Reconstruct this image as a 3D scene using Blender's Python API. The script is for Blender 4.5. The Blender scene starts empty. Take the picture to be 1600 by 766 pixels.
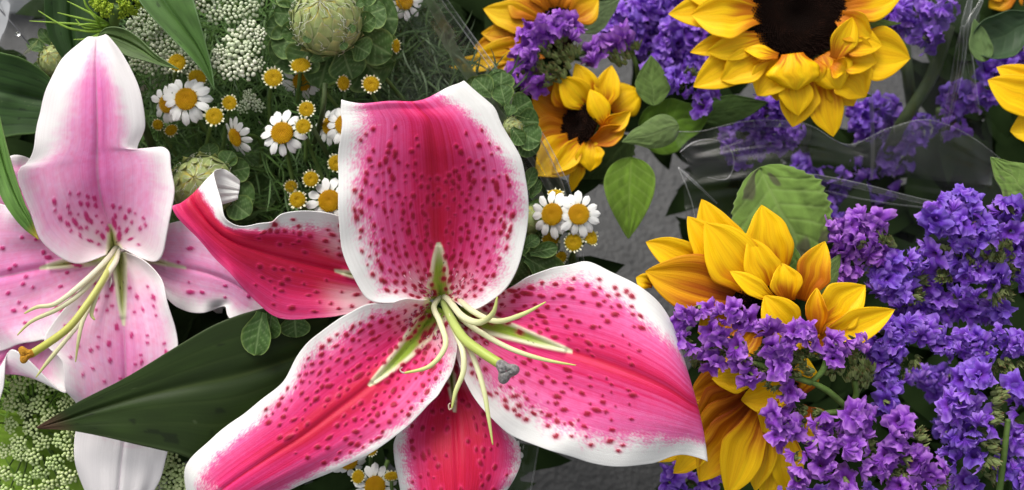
import bpy, math, random
import numpy as np
from mathutils import Matrix, Vector

random.seed(7)
rng = np.random.default_rng(7)
SC = bpy.context.scene
COL = SC.collection

# ------------------------------------------------------------------ camera, light, exposure
U = 0.00025                 # one working unit = a quarter of a millimetre
DIST = 1600.0               # camera to the big lily, in units (0.40 m)
TILT = math.radians(32)     # camera looks steeply down on the bouquets
ct, st_ = math.cos(TILT), math.sin(TILT)
ROT = np.array([[1, 0, 0], [0, ct, -st_], [0, st_, ct]])
ORG = np.array([0, 0, 0.30])   # the lily's heart stands 30 cm above the ground


def P(px, py, h):
    """a point h units above the lily's plane along the line of sight px,py -> world metres"""
    px, py, h = np.broadcast_arrays(np.asarray(px, float), np.asarray(py, float), np.asarray(h, float))
    k = (DIST - h) / DIST
    w = np.stack([(px - 800) * k, (383 - py) * k, h], -1)
    return w @ ROT.T * U + ORG


def DIRW(x, y, z):
    v = ROT @ np.array([x, y, z], float)
    return v / np.linalg.norm(v)


cam = bpy.data.cameras.new('camera')
camo = bpy.data.objects.new('camera', cam)
COL.objects.link(camo)
camo.location = ROT @ np.array([0, 0, DIST]) * U + ORG
camo.rotation_euler = (TILT, 0, 0)
cam.sensor_width = 36
cam.lens = 36
cam.clip_start = 0.01
cam.clip_end = 100
cam.dof.use_dof = True
cam.dof.focus_distance = (DIST - 20) * U
cam.dof.aperture_fstop = 10.5
SC.camera = camo

world = bpy.data.worlds.new('World')
SC.world = world
world.use_nodes = True
wn = world.node_tree
wn.nodes.clear()
sky = wn.nodes.new('ShaderNodeTexSky')
sky.sky_type = 'NISHITA'
sky.sun_disc = False
SUN_EL, SUN_AZ = 58.0, -35.0     # degrees; azimuth measured from +Y towards +X
sky.sun_elevation = math.radians(SUN_EL)
sky.sun_rotation = math.radians(SUN_AZ)
sky.dust_density = 4.0
hsv = wn.nodes.new('ShaderNodeHueSaturation')
hsv.inputs['Saturation'].default_value = 0.12
bg = wn.nodes.new('ShaderNodeBackground')
bg.inputs['Strength'].default_value = 0.10
wo = wn.nodes.new('ShaderNodeOutputWorld')
wn.links.new(sky.outputs[0], hsv.inputs['Color'])
wn.links.new(hsv.outputs[0], bg.inputs['Color'])
wn.links.new(bg.outputs[0], wo.inputs['Surface'])

sun = bpy.data.lights.new('sun', 'SUN')
sun.energy = 1.3
sun.angle = math.radians(35)
sun.color = (1.0, 0.94, 0.84)
suno = bpy.data.objects.new('sun', sun)
COL.objects.link(suno)
_a, _e = math.radians(SUN_AZ), math.radians(SUN_EL)
_d = Vector((math.sin(_a) * math.cos(_e), math.cos(_a) * math.cos(_e), math.sin(_e)))
suno.rotation_euler = _d.to_track_quat('Z', 'Y').to_euler()

SC.view_settings.view_transform = 'Standard'
SC.view_settings.look = 'None'
SC.view_settings.exposure = 0.98
SC.view_settings.gamma = 1
SC.render.engine = 'CYCLES'
SC.cycles.max_bounces = 8
SC.cycles.transparent_max_bounces = 12
SC.cycles.caustics_reflective = False
SC.cycles.caustics_refractive = False


# ------------------------------------------------------------------ small maths
_tab = np.random.default_rng(3).random((64, 64))


def vnoise(x, y, s=0):
    x = np.asarray(x, float) + s * 7.31
    y = np.asarray(y, float) + s * 3.77
    xi, yi = np.floor(x).astype(int), np.floor(y).astype(int)
    fx, fy = x - xi, y - yi
    fx, fy = fx * fx * (3 - 2 * fx), fy * fy * (3 - 2 * fy)
    g = lambda a, b: _tab[a % 64, b % 64]
    return (g(xi, yi) * (1 - fx) + g(xi + 1, yi) * fx) * (1 - fy) + (g(xi, yi + 1) * (1 - fx) + g(xi + 1, yi + 1) * fx) * fy


def sm(a, b, x):
    t = np.clip((np.asarray(x, float) - a) / (b - a), 0, 1)
    return t * t * (3 - 2 * t)


def mixc(c, d, f):
    f = np.asarray(f)[..., None]
    return np.asarray(c) * (1 - f) + np.asarray(d) * f


def spline(pts, n):
    p = np.asarray(pts, float)
    k = len(p)
    t = np.linspace(0, k - 1, n)
    i = np.clip(np.floor(t).astype(int), 0, k - 2)
    f = (t - i)[:, None]
    p0, p1, p2, p3 = p[np.maximum(i - 1, 0)], p[i], p[i + 1], p[np.minimum(i + 2, k - 1)]
    return 0.5 * (2 * p1 + (p2 - p0) * f + (2 * p0 - 5 * p1 + 4 * p2 - p3) * f ** 2 + (3 * p1 - p0 - 3 * p2 + p3) * f ** 3)


def grid_faces(nv, nu, wrap=False):
    a = np.arange(nv * nu).reshape(nv, nu)
    if wrap:
        a = np.concatenate([a, a[:, :1]], 1)
    return np.stack([a[:-1, :-1], a[:-1, 1:], a[1:, 1:], a[1:, :-1]], -1).reshape(-1, 4)


# ------------------------------------------------------------------ objects
def mesh(name, verts, faces, mat, col=None, uv=None, smooth=True):
    me = bpy.data.meshes.new(name)
    verts = np.asarray(verts, float).reshape(-1, 3)
    if isinstance(faces, np.ndarray):
        faces = faces.tolist()
    me.from_pydata(verts.tolist(), [], faces)
    if col is not None:
        c = np.ones((len(verts), 4), np.float32)
        c[:, :3] = np.asarray(col, float).reshape(-1, 3)
        a = me.color_attributes.new('Col', 'FLOAT_COLOR', 'POINT')
        a.data.foreach_set('color', c.ravel())
    if uv is not None:
        w = np.zeros((len(verts), 3), np.float32)
        w[:, :2] = np.asarray(uv, float).reshape(-1, 2)
        a = me.attributes.new('petal_uv', 'FLOAT_VECTOR', 'POINT')
        a.data.foreach_set('vector', w.ravel())
    if smooth:
        me.polygons.foreach_set('use_smooth', np.ones(len(me.polygons), bool))
    me.materials.append(mat)
    me.update()
    return me


def put(name, me, parent=None, mat4=None, thick=0):
    o = bpy.data.objects.new(name, me)
    COL.objects.link(o)
    if parent is not None:
        o.parent = parent
    if mat4 is not None:
        o.matrix_basis = mat4
    if thick:
        m = o.modifiers.new('thickness', 'SOLIDIFY')
        m.thickness = thick
        m.offset = 0
    return o


def tag(o, label, cat, group=None, kind=None):
    if label:
        o['label'] = label
    if cat:
        o['category'] = cat
    if group:
        o['group'] = group
    if kind:
        o['kind'] = kind
    return o


def thing(name, label, cat, loc, group=None):
    o = bpy.data.objects.new(name, None)
    o.empty_display_size = 0.005
    COL.objects.link(o)
    o.location = loc
    return tag(o, label, cat, group)


def local(root, w):
    return np.asarray(w) - np.array(root.location)


def orient(n, spin=0.0):
    """3x3: local Z along the working-space direction n, turned by spin"""
    z = Vector(DIRW(*n))
    q = z.to_track_quat('Z', 'Y').to_matrix()
    return q @ Matrix.Rotation(spin, 3, 'Z')


def m4(rot, scale, off=(0, 0, 0)):
    if not hasattr(scale, '__len__'):
        scale = (scale,) * 3
    m = rot.to_4x4() @ Matrix.Diagonal((*scale, 1))
    m.translation = Vector(off)
    return m


# ------------------------------------------------------------------ materials
def nodes(name):
    m = bpy.data.materials.new(name)
    m.use_nodes = True
    nt = m.node_tree
    b = nt.nodes['Principled BSDF']
    return m, nt, b, nt.nodes['Material Output']


def N(nt, t, **kw):
    n = nt.nodes.new(t)
    for k, v in kw.items():
        if k in n.inputs:
            n.inputs[k].default_value = v
        else:
            setattr(n, k, v)
    return n


def petal_material(name, rough=0.42, spec=0.3, transl=0.25, streak=(70, 5), dark=0.80, bump=0.5, grain=2600, sheen=0.0, attr=True, color=(1, 1, 1), vary=None, ridge=0.35, deepen=0.0):
    """vertex pigment x lengthwise streaks, fine cell grain as bump, light passing through"""
    m, nt, b, out = nodes(name)
    L = nt.links.new
    if attr:
        ca = N(nt, 'ShaderNodeAttribute', attribute_name='Col').outputs['Color']
    else:
        rgb = N(nt, 'ShaderNodeRGB')
        rgb.outputs[0].default_value = (*color, 1)
        ca = rgb.outputs[0]
    uva = N(nt, 'ShaderNodeAttribute', attribute_name='petal_uv')
    mp = N(nt, 'ShaderNodeMapping')
    mp.inputs['Scale'].default_value = (streak[0], streak[1], 1)
    L(uva.outputs['Vector'], mp.inputs['Vector'])
    n1 = N(nt, 'ShaderNodeTexNoise', Scale=1.0, Detail=3.0)
    L(mp.outputs[0], n1.inputs['Vector'])
    mr = N(nt, 'ShaderNodeMapRange')
    mr.inputs['From Min'].default_value = 0.3
    mr.inputs['From Max'].default_value = 0.7
    mr.inputs['To Min'].default_value = dark
    mr.inputs['To Max'].default_value = 1.06
    L(n1.outputs[0], mr.inputs['Value'])
    mul = N(nt, 'ShaderNodeVectorMath', operation='SCALE')
    L(ca, mul.inputs[0])
    L(mr.outputs[0], mul.inputs['Scale'])
    colout = mul.outputs[0]
    if deepen:                          # veins deepen the pigment and leave white white
        mg = N(nt, 'ShaderNodeMapRange')
        mg.inputs['From Min'].default_value = 0.3
        mg.inputs['From Max'].default_value = 0.7
        mg.inputs['To Min'].default_value = 1 + deepen
        mg.inputs['To Max'].default_value = 1 - deepen * 0.55
        L(n1.outputs[0], mg.inputs['Value'])
        gm = N(nt, 'ShaderNodeGamma')
        up_ = N(nt, 'ShaderNodeVectorMath', operation='SCALE')
        up_.inputs['Scale'].default_value = 1.25
        dn_ = N(nt, 'ShaderNodeVectorMath', operation='SCALE')
        dn_.inputs['Scale'].default_value = 0.8
        L(colout, up_.inputs[0])
        L(up_.outputs[0], gm.inputs['Color'])
        L(mg.outputs[0], gm.inputs['Gamma'])
        L(gm.outputs[0], dn_.inputs[0])
        colout = dn_.outputs[0]
    if vary:
        oi = N(nt, 'ShaderNodeObjectInfo')
        mx = N(nt, 'ShaderNodeMix', data_type='RGBA', blend_type='MULTIPLY')
        mx.inputs['Factor'].default_value = 1
        rp = N(nt, 'ShaderNodeValToRGB')
        rp.color_ramp.elements[0].color = (*vary[0], 1)
        rp.color_ramp.elements[1].color = (*vary[1], 1)
        L(oi.outputs['Random'], rp.inputs[0])
        L(colout, mx.inputs[6])
        L(rp.outputs[0], mx.inputs[7])
        colout = mx.outputs[2]
    tc = N(nt, 'ShaderNodeTexCoord')
    n2 = N(nt, 'ShaderNodeTexNoise', Scale=float(grain), Detail=3.0)
    L(tc.outputs['Object'], n2.inputs['Vector'])
    add = N(nt, 'ShaderNodeMath', operation='MULTIPLY_ADD')
    L(n1.outputs[0], add.inputs[0])
    add.inputs[1].default_value = ridge
    L(n2.outputs[0], add.inputs[2])
    bp = N(nt, 'ShaderNodeBump', Strength=bump, Distance=0.00025)
    L(add.outputs[0], bp.inputs['Height'])
    L(colout, b.inputs['Base Color'])
    b.inputs['Roughness'].default_value = rough
    b.inputs['Specular IOR Level'].default_value = spec
    b.inputs['Sheen Weight'].default_value = sheen
    L(bp.outputs[0], b.inputs['Normal'])
    tr = N(nt, 'ShaderNodeBsdfTranslucent')
    L(colout, tr.inputs['Color'])
    ms = N(nt, 'ShaderNodeMixShader')
    ms.inputs[0].default_value = transl
    L(b.outputs[0], ms.inputs[1])
    L(tr.outputs[0], ms.inputs[2])
    L(ms.outputs[0], out.inputs['Surface'])
    return m


def plain(name, color, rough=0.6, spec=0.3, noise=None, bump=0.0, c2=None, bscale=None):
    m, nt, b, out = nodes(name)
    L = nt.links.new
    b.inputs['Base Color'].default_value = (*color, 1)
    b.inputs['Roughness'].default_value = rough
    b.inputs['Specular IOR Level'].default_value = spec
    if noise:
        tc = N(nt, 'ShaderNodeTexCoord')
        n = N(nt, 'ShaderNodeTexNoise', Scale=float(noise), Detail=6.0)
        L(tc.outputs['Object'], n.inputs['Vector'])
        r = N(nt, 'ShaderNodeValToRGB')
        r.color_ramp.elements[0].position = 0.35
        r.color_ramp.elements[1].position = 0.68
        r.color_ramp.elements[0].color = (*color, 1)
        r.color_ramp.elements[1].color = (*(c2 or [min(1, c * 1.6) for c in color]), 1)
        L(n.outputs[0], r.inputs[0])
        L(r.outputs[0], b.inputs['Base Color'])
        if bump:
            n2 = N(nt, 'ShaderNodeTexNoise', Scale=float(bscale or noise * 3), Detail=4.0)
            L(tc.outputs['Object'], n2.inputs['Vector'])
            bp = N(nt, 'ShaderNodeBump', Strength=bump, Distance=0.001)
            L(n2.outputs[0], bp.inputs['Height'])
            L(bp.outputs[0], b.inputs['Normal'])
    return m


M_TEPAL = petal_material('lily tepal', rough=0.46, spec=0.26, transl=0.10, streak=(60, 2.2), dark=0.985, bump=0.6, grain=2600, deepen=0.20, ridge=0.05)
M_PALE = petal_material('pale lily tepal', rough=0.5, spec=0.2, transl=0.14, streak=(60, 2.2), dark=0.99, bump=0.28, grain=2600, deepen=0.08, ridge=0.03)
M_RAY = petal_material('sunflower ray', rough=0.5, spec=0.22, transl=0.20, streak=(20, 1.0), dark=0.90, bump=0.45, grain=1800, ridge=1.6, deepen=0.22)
M_FIL = petal_material('filament', rough=0.4, spec=0.35, transl=0.15, streak=(3, 2), dark=0.93, bump=0.15, grain=1500)
M_LEAF = petal_material('smooth leaf', rough=0.55, spec=0.25, transl=0.10, streak=(60, 4), dark=0.88, bump=0.12, grain=900)
M_FUZZ = petal_material('downy leaf', rough=0.75, spec=0.15, transl=0.18, streak=(9, 12), dark=0.88, bump=0.35, grain=2200, sheen=0.25)
M_PURPLE = petal_material('statice calyx', rough=0.55, spec=0.22, transl=0.20, streak=(14, 1.5), dark=0.80, bump=0.25, grain=1200,
                          vary=((0.62, 0.70, 0.86), (1.06, 1.10, 1.06)))
M_MAUVE = petal_material('mauve statice calyx', rough=0.55, spec=0.22, transl=0.20, streak=(14, 1.5), dark=0.80, bump=0.25, grain=1200,
                         vary=((0.98, 0.74, 0.78), (1.30, 1.1, 1.0)))
M_DAISY = petal_material('daisy white', rough=0.5, spec=0.25, transl=0.1, streak=(8, 1), dark=0.93, bump=0.2, grain=2500)
M_GREEN = petal_material('green bract', rough=0.5, spec=0.35, transl=0.12, streak=(14, 3), dark=0.78, bump=0.5, grain=2000)
M_DEEP = plain('deep leaf with painted shade', (0.008, 0.017, 0.004), 0.85, 0.06, 60, 0, (0.018, 0.034, 0.009))  # leaf green darkened, painting in the shade between the flowers
M_STEM = plain('stem green', (0.065, 0.12, 0.022), 0.55, 0.25, 160, 0.3, (0.12, 0.19, 0.045))
M_DARKSTEM = plain('deep stem green', (0.035, 0.06, 0.018), 0.55, 0.3, 120, 0.3, (0.07, 0.10, 0.03))
M_DISC = plain('daisy disc', (0.70, 0.36, 0.006), 0.6, 0.2, 700, 0.4, (0.82, 0.50, 0.012))
M_BUDDISC = plain('daisy bud disc', (0.62, 0.43, 0.012), 0.6, 0.2, 700, 0.4, (0.76, 0.56, 0.03))
M_SEED = petal_material('sunflower disc', rough=0.8, spec=0.12, transl=0.0, streak=(3, 3), dark=0.7, bump=0.4, grain=2000)
M_BEAD = petal_material('lace bead', rough=0.55, spec=0.25, transl=0.1, streak=(3, 3), dark=0.9, bump=0.3, grain=3000,
                        vary=((0.80, 0.88, 0.72), (1.06, 1.05, 1.02)))
M_KNOB = petal_material('disc floret', rough=0.65, spec=0.15, transl=0.1, streak=(3, 3), dark=0.9, bump=0.2, grain=3000)
M_HAIR = plain('white down', (0.66, 0.68, 0.55), 0.7, 0.2)
M_STIGMA = plain('grey stigma', (0.10, 0.095, 0.09), 0.35, 0.5, 900, 0.5, (0.30, 0.29, 0.29))
M_POLLEN = plain('orange pollen', (0.36, 0.16, 0.02), 0.8, 0.1, 1500, 0.6, (0.60, 0.30, 0.03))


def film_material(name, gloss=0.09, rough=0.18, tint=(0.93, 0.93, 0.93)):
    m, nt, b, out = nodes(name)
    nt.nodes.remove(b)
    L = nt.links.new
    tr = N(nt, 'ShaderNodeBsdfTransparent')
    tr.inputs[0].default_value = (*tint, 1)
    gl = N(nt, 'ShaderNodeBsdfGlossy')
    gl.inputs['Roughness'].default_value = rough
    gl.inputs['Color'].default_value = (0.95, 0.95, 0.95, 1)
    fr = N(nt, 'ShaderNodeFresnel')
    fr.inputs['IOR'].default_value = 1.45
    ad = N(nt, 'ShaderNodeMath', operation='ADD')
    ad.use_clamp = True
    tc = N(nt, 'ShaderNodeTexCoord')
    nz = N(nt, 'ShaderNodeTexNoise', Scale=26.0, Detail=4.0)
    L(tc.outputs['Object'], nz.inputs['Vector'])
    mr = N(nt, 'ShaderNodeMapRange')
    mr.inputs['From Min'].default_value = 0.35
    mr.inputs['From Max'].default_value = 0.7
    mr.inputs['To Min'].default_value = 0.0
    mr.inputs['To Max'].default_value = gloss
    L(nz.outputs[0], mr.inputs['Value'])
    hf = N(nt, 'ShaderNodeMath', operation='MULTIPLY')
    hf.inputs[1].default_value = 0.40
    L(fr.outputs[0], hf.inputs[0])
    L(hf.outputs[0], ad.inputs[0])
    L(mr.outputs[0], ad.inputs[1])
    bp = N(nt, 'ShaderNodeBump', Strength=0.4, Distance=0.002)
    L(nz.outputs[0], bp.inputs['Height'])
    L(bp.outputs[0], gl.inputs['Normal'])
    ms = N(nt, 'ShaderNodeMixShader')
    L(ad.outputs[0], ms.inputs[0])
    L(tr.outputs[0], ms.inputs[1])
    L(gl.outputs[0], ms.inputs[2])
    L(ms.outputs[0], out.inputs['Surface'])
    return m


M_FILM = film_material('clear film', 0.010, 0.3, (0.96, 0.96, 0.96))
M_FILMSHADE = film_material('shade tinted film', 0.012, 0.3, (0.86, 0.86, 0.87))  # grey tint dims the heads behind, standing in for their shade
M_FILMEDGE = film_material('film fold', 0.06, 0.3, (0.95, 0.95, 0.95))
M_FILMLINE = film_material('film cut edge', 0.24, 0.35, (0.95, 0.95, 0.95))


# ------------------------------------------------------------------ ground and bucket
def ground():
    m, nt, b, out = nodes('asphalt')
    L = nt.links.new
    tc = N(nt, 'ShaderNodeTexCoord')
    n = N(nt, 'ShaderNodeTexNoise', Scale=48.0, Detail=10.0, Roughness=0.7)
    n2 = N(nt, 'ShaderNodeTexNoise', Scale=5.0, Detail=3.0)
    n3 = N(nt, 'ShaderNodeTexVoronoi', Scale=260.0)
    for q in (n, n2, n3):
        L(tc.outputs['Object'], q.inputs['Vector'])
    r = N(nt, 'ShaderNodeValToRGB')
    r.color_ramp.elements[0].position = 0.3
    r.color_ramp.elements[0].color = (0.026, 0.027, 0.028, 1)
    r.color_ramp.elements[1].position = 0.72
    r.color_ramp.elements[1].color = (0.066, 0.066, 0.067, 1)
    L(n.outputs[0], r.inputs[0])
    mx = N(nt, 'ShaderNodeMix', data_type='RGBA', blend_type='MULTIPLY')
    mx.inputs['Factor'].default_value = 0.6
    r2 = N(nt, 'ShaderNodeValToRGB')
    r2.color_ramp.elements[0].color = (0.6, 0.6, 0.6, 1)
    r2.color_ramp.elements[1].color = (1.3, 1.3, 1.3, 1)
    L(n2.outputs[0], r2.inputs[0])
    L(r.outputs[0], mx.inputs[6])
    L(r2.outputs[0], mx.inputs[7])
    L(mx.outputs[2], b.inputs['Base Color'])
    b.inputs['Roughness'].default_value = 0.7
    bp = N(nt, 'ShaderNodeBump', Strength=0.6, Distance=0.002)
    L(n3.outputs[0], bp.inputs['Height'])
    L(bp.outputs[0], b.inputs['Normal'])
    n_ = 24
    xs = np.linspace(-4, 4, n_)
    X, Y = np.meshgrid(xs, xs)
    Z = 0 * X
    o = put('ground', mesh('ground', np.stack([X, Y, Z], -1), grid_faces(n_, n_), m))
    o['kind'] = 'structure'
    # pale paving slabs behind the bouquets, each its own piece
    mp = plain('paving slab', (0.50, 0.52, 0.535), 0.75, 0.25, 30, 0.4, (0.58, 0.60, 0.615), 300)
    root = thing('paving', None, None, (0, 0.42, 0))
    del_keys = [k for k in root.keys()]
    root['kind'] = 'structure'
    for i in range(-6, -1):
        for j in range(3):
            bx, by, s = i * 0.205, j * 0.205 + 0.10, 0.0985
            v = []
            for zz, ss in ((0.001, s), (0.036 + random.uniform(-.001, .001), s), (0.040, s - 0.003)):
                v += [(bx - ss, by - ss, zz), (bx + ss, by - ss, zz), (bx + ss, by + ss, zz), (bx - ss, by + ss, zz)]
            f = []
            for k in (0, 4):
                for q in range(4):
                    f.append((k + q, k + (q + 1) % 4, k + 4 + (q + 1) % 4, k + 4 + q))
            f.append((8, 9, 10, 11))
            put('slab', mesh('slab', v, f, mp, smooth=False), root)


ground()


def bucket():
    c = P(230, 262, -430)
    r = 290 * 1.27 * U
    m = plain('cream plastic', (0.58, 0.55, 0.47), 0.45, 0.4, 90, 0.15, (0.68, 0.65, 0.58))
    root = thing('bucket', 'cream plastic bucket rim peeping out at the upper left beyond the pale lily', 'bucket', (c[0], c[1], 0))
    seg = 96
    a = np.linspace(0, 2 * np.pi, seg, endpoint=False)
    prof = [(0.80, 0.002), (0.97, c[2] - 0.012), (0.975, c[2] - 0.006), (1.02, c[2] - 0.006), (1.025, c[2] - 0.001), (1.0, c[2] + 0.001),
            (0.965, c[2] - 0.003), (0.955, c[2] - 0.012), (0.79, 0.008), (0.0001, 0.008)]
    v = np.stack([np.stack([np.cos(a) * r * q, np.sin(a) * r * q, np.full(seg, z)], -1) for q, z in prof])
    put('bucket_wall', mesh('bucket_wall', v, grid_faces(len(prof), seg, True), m), root)


bucket()


# ------------------------------------------------------------------ lily tepals
def tepal_grid(stations, nu, nv, ripple=None):
    s = spline(np.array(stations, float), nv)
    Lp, Mp, Rp = s[:, None, 0:3], s[:, None, 3:6], s[:, None, 6:9]
    u = np.linspace(-1, 1, nu)[None, :, None]
    g = Mp + u * (Rp - Lp) / 2 + u ** 2 * ((Lp + Rp) / 2 - Mp)
    V, Uu = np.meshgrid(np.linspace(0, 1, nv), np.linspace(-1, 1, nu), indexing='ij')
    return g, Uu, V


def make_spots(g, Uu, V, n, accept, seed, dmin=10, rad=(3.2, 5.2)):
    r_ = np.random.default_rng(seed)
    out = []
    tries = 0
    nv, nu = V.shape
    while len(out) < n and tries < n * 60:
        tries += 1
        i, j = r_.integers(0, nv), r_.integers(0, nu)
        u, v = Uu[i, j], V[i, j]
        if r_.random() > accept(u, v):
            continue
        q = g[i, j, :2]
        if any((q[0] - a[0]) ** 2 + (q[1] - a[1]) ** 2 < dmin * dmin for a in out):
            continue
        i2 = min(i + 2, nv - 1)
        d = g[i2, j, :2] - g[i2 - 2, j, :2]
        d = d / (np.linalg.norm(d) + 1e-6)
        ang = r_.normal(0, 0.25)
        d = np.array([d[0] * math.cos(ang) - d[1] * math.sin(ang), d[0] * math.sin(ang) + d[1] * math.cos(ang)])
        out.append((q[0], q[1], rad[0] + (rad[1] - rad[0]) * r_.random() ** 1.3, d[0], d[1], 1 + r_.exponential(0.45), r_.random()))
    return out


WHITE = np.array([0.78, 0.775, 0.76])
PINK = np.array([0.80, 0.17, 0.42])
HOT = np.array([0.74, 0.035, 0.20])
CRIM = np.array([0.55, 0.008, 0.055])
NECT = np.array([0.30, 0.42, 0.05])
CREAM = np.array([0.72, 0.72, 0.50])
SPOTC = np.array([0.36, 0.004, 0.035])
SPOTD = np.array([0.15, 0.012, 0.012])


def lily_tepal(root, st, spots=100, accept=None, seed=1, nectpx=20, srad=(1.9, 4.2), deep=0.0, smooth=0, wave=0.0, we=(0.80, 0.80), hot=1.0, crim=1.0, nect=0.3, nectw=0.16, tipw=0.93, nu=150, nv=170,
               pale=False, cr0=0.1, cr1=0.75, groove=5.0, ripple=0.0, tippink=0.0, crw=0.30, mat=None, label=None, gw=0.0):
    g, u, v = tepal_grid(st, nu, nv)
    e = np.abs(u)
    X, Y, H = g[..., 0], g[..., 1].copy(), g[..., 2].copy()
    X = X + (vnoise(v * 13, np.sign(u) * 3, seed + 40) - .5) * 6.5 * sm(.6, 1, e) * sm(0, .1, v)
    Y += (vnoise(v * 13, np.sign(u) * 3, seed + 44) - .5) * 6.5 * sm(.6, 1, e) * sm(0, .1, v)
    H += (vnoise(v * 11, np.sign(u) * 3, seed + 48) - .5) * 17 * sm(.6, 1, e)
    if wave:
        Y += wave * np.sin(u * 6.5 + 0.6) * sm(0.62, 0.8, v)
    if smooth:
        k_ = np.hanning(smooth + 2)[1:-1]
        k_ /= k_.sum()
        pad = np.pad(H, ((smooth // 2, smooth // 2), (0, 0)), mode='edge')
        H = np.stack([np.convolve(pad[:, j], k_, 'valid') for j in range(nu)], 1)[:nv]
    rag = (vnoise(v * 60, u * 3, seed) - 0.5) * 0.09 + (vnoise(v * 9, 0 * u, seed + 3) - 0.5) * 0.14 + (vnoise(v * 150, u * 8, seed + 5) - .5) * 0.05
    wl, wr = [np.interp(v, *q) if isinstance(q, tuple) else q + 0 * v for q in we]
    w = np.where(u < 0, wl, wr) + (0.0 if pale else 0.035)
    rag = rag + (np.random.default_rng(seed + 70).random(u.shape) - .5) * (0.05 if pale else 0.14)
    inner = 1 - sm(w - (0.34 if pale else 0.17), w + (0.12 if pale else 0.08), e + rag)                     # 1 inside the colour, 0 on the white rim
    tip = sm(tipw - 0.16, tipw + 0.02, v + rag * 0.6)
    inner = inner * (1 - tip)
    depth = np.clip(1 - e / w, 0, 1)
    streak = (vnoise(u * 26, v * 2.5, seed + 9) - 0.5)
    if pale:
        pk = np.array([0.82, 0.37, 0.60])
        hotp = np.array([0.77, 0.20, 0.48])
        c = mixc(np.array([0.83, 0.795, 0.80]), pk, np.clip(inner * (0.88 * hot + 0.18 * streak), 0, 1))
        c = mixc(c, hotp, np.clip(np.exp(-(u / crw) ** 2) * crim * sm(cr0, cr0 + .15, v) * (1 - sm(cr1 - .2, cr1, v)) + 0.10 * streak * inner, 0, 1) * inner)
        c = mixc(c, np.array([0.62, 0.06, 0.30]), np.exp(-(u / 0.02) ** 2) * inner * 0.8 * sm(cr0, cr0 + 0.1, v))
        c = mixc(c, np.array([0.66, 0.50, 0.60]), np.exp(-(u / 0.014) ** 2) * 0.55 * sm(cr0, cr0 + .1, v) * (1 - sm(.9, 1, v)))
    else:
        c = mixc(WHITE, PINK, np.clip(inner * 1.08, 0, 1))
        c = mixc(c, HOT, np.clip(((depth * 1.35) ** 1.25 + streak * 0.9 * depth + deep) * hot * (1 - tippink * sm(0.6, 0.95, v)), 0, 1) * inner)
        k = np.exp(-(u / crw) ** 2) * sm(cr0, cr0 + 0.2, v) * (1 - sm(cr1 - 0.3, cr1, v)) * crim + streak * 0.5 * crim * depth + deep * 0.75 * sm(0, 0.25, depth)
        c = mixc(c, CRIM, np.clip(k, 0, 1) * inner)
        c = mixc(c, CRIM, np.exp(-(u / 0.025) ** 2) * inner * 0.7)
    # fine lengthwise veins and a mottled skin
    q_ = u * 8 * (1 + 0.25 * v) + 0.5 * (vnoise(v * 5, u * 4, seed + 80) - .5)
    vn = np.exp(-((q_ - np.round(q_)) / 0.09) ** 2) * sm(.05, .2, v)
    H -= vn * (0.02 if pale else 0.14)
    mott = 1 + (vnoise(X * 0.16, Y * 0.16, seed + 81) - .5) * 0.22 + (vnoise(X * 0.45, Y * 0.45, seed + 82) - .5) * 0.20
    tint = np.stack([1 - 0.05 * vn * inner, mott ** inner * (1 - (.04 if pale else .20) * vn * inner), mott ** (inner * .7) * (1 - (.02 if pale else .12) * vn * inner)], -1)
    c = np.clip(c * tint, 0, 1)
    # pale base and green nectary furrow
    basew = (1 - sm(0.05, 0.22, v)) * sm(0.15, 0.5, e)
    c = mixc(c, WHITE * np.array([1, 0.94, 0.95]), basew * 0.75)
    if nect:
        half = np.linalg.norm(g[:, -1, :2] - g[:, 0, :2], axis=1)[:, None] / 2
        dpx = e * half                                   # distance from the midrib
        nw = nectpx * np.clip(1 - v / nect, 0, 1) ** 0.8
        c = mixc(c, CREAM, (1 - sm(-1.5, 2.5, dpx - nw - 2.0)) * (nw > 0))
        c = mixc(c, NECT if not pale else np.array([0.52, 0.56, 0.20]), (1 - sm(-3.0, 2.0, dpx - nw * 0.72)) * (1 - sm(nect * .6, nect * 1.0, v)) * (nw > 0))
        H += 5 * np.exp(-((dpx - nw) / 5) ** 2) * (nw > 2)
    # relief: midrib furrow, lengthwise pleats, wavy rim
    H -= groove * np.exp(-(u / 0.06) ** 2) * (1 - 0.5 * v)
    H += (vnoise(u * 22, v * 2, seed + 2) - 0.5) * (0.15 if pale else 0.3) + (vnoise(u * 4, v * 4, seed + 4) - 0.5) * 5
    H += ripple * sm(0.55, 1.0, e) * np.sin(v * 21 + np.sign(u) * 1.3 + seed) 
    sp = make_spots(g, u, v, spots, accept, seed + 20, rad=srad) if spots else []
    ring = np.zeros_like(H)
    core = np.zeros_like(H)
    halo = np.zeros_like(H)
    for (qx, qy, r, dx, dy, el, rr) in sp:
        box = (np.abs(X - qx) < 16) & (np.abs(Y - qy) < 16)
        if not box.any():
            continue
        ax, ay = X[box] - qx, Y[box] - qy
        a = (ax * dx + ay * dy) / el
        b = -ax * dy + ay * dx
        d = np.sqrt(a * a + b * b) / r
        d = d * (1 + 0.35 * (vnoise(X[box] * .5, Y[box] * .5, 77) - .5))
        ring[box] = np.maximum(ring[box], 1 - sm(0.72, 1.22, d))
        halo[box] = np.maximum(halo[box], 1 - sm(0.6, 2.6, d))
        core[box] = np.maximum(core[box], (1 - sm(0.2, 0.6, d)) * (0.35 + 0.65 * rr))
    c = mixc(c, HOT if not pale else np.array([0.7, .2, .45]), halo * 0.45)
    c = mixc(c, SPOTC if not pale else np.array([0.50, 0.02, 0.16]), ring * 0.95)
    if not pale:
        c = mixc(c, SPOTD, core * 0.8)
    H += ring * 1.6 + core * 0.6
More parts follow.
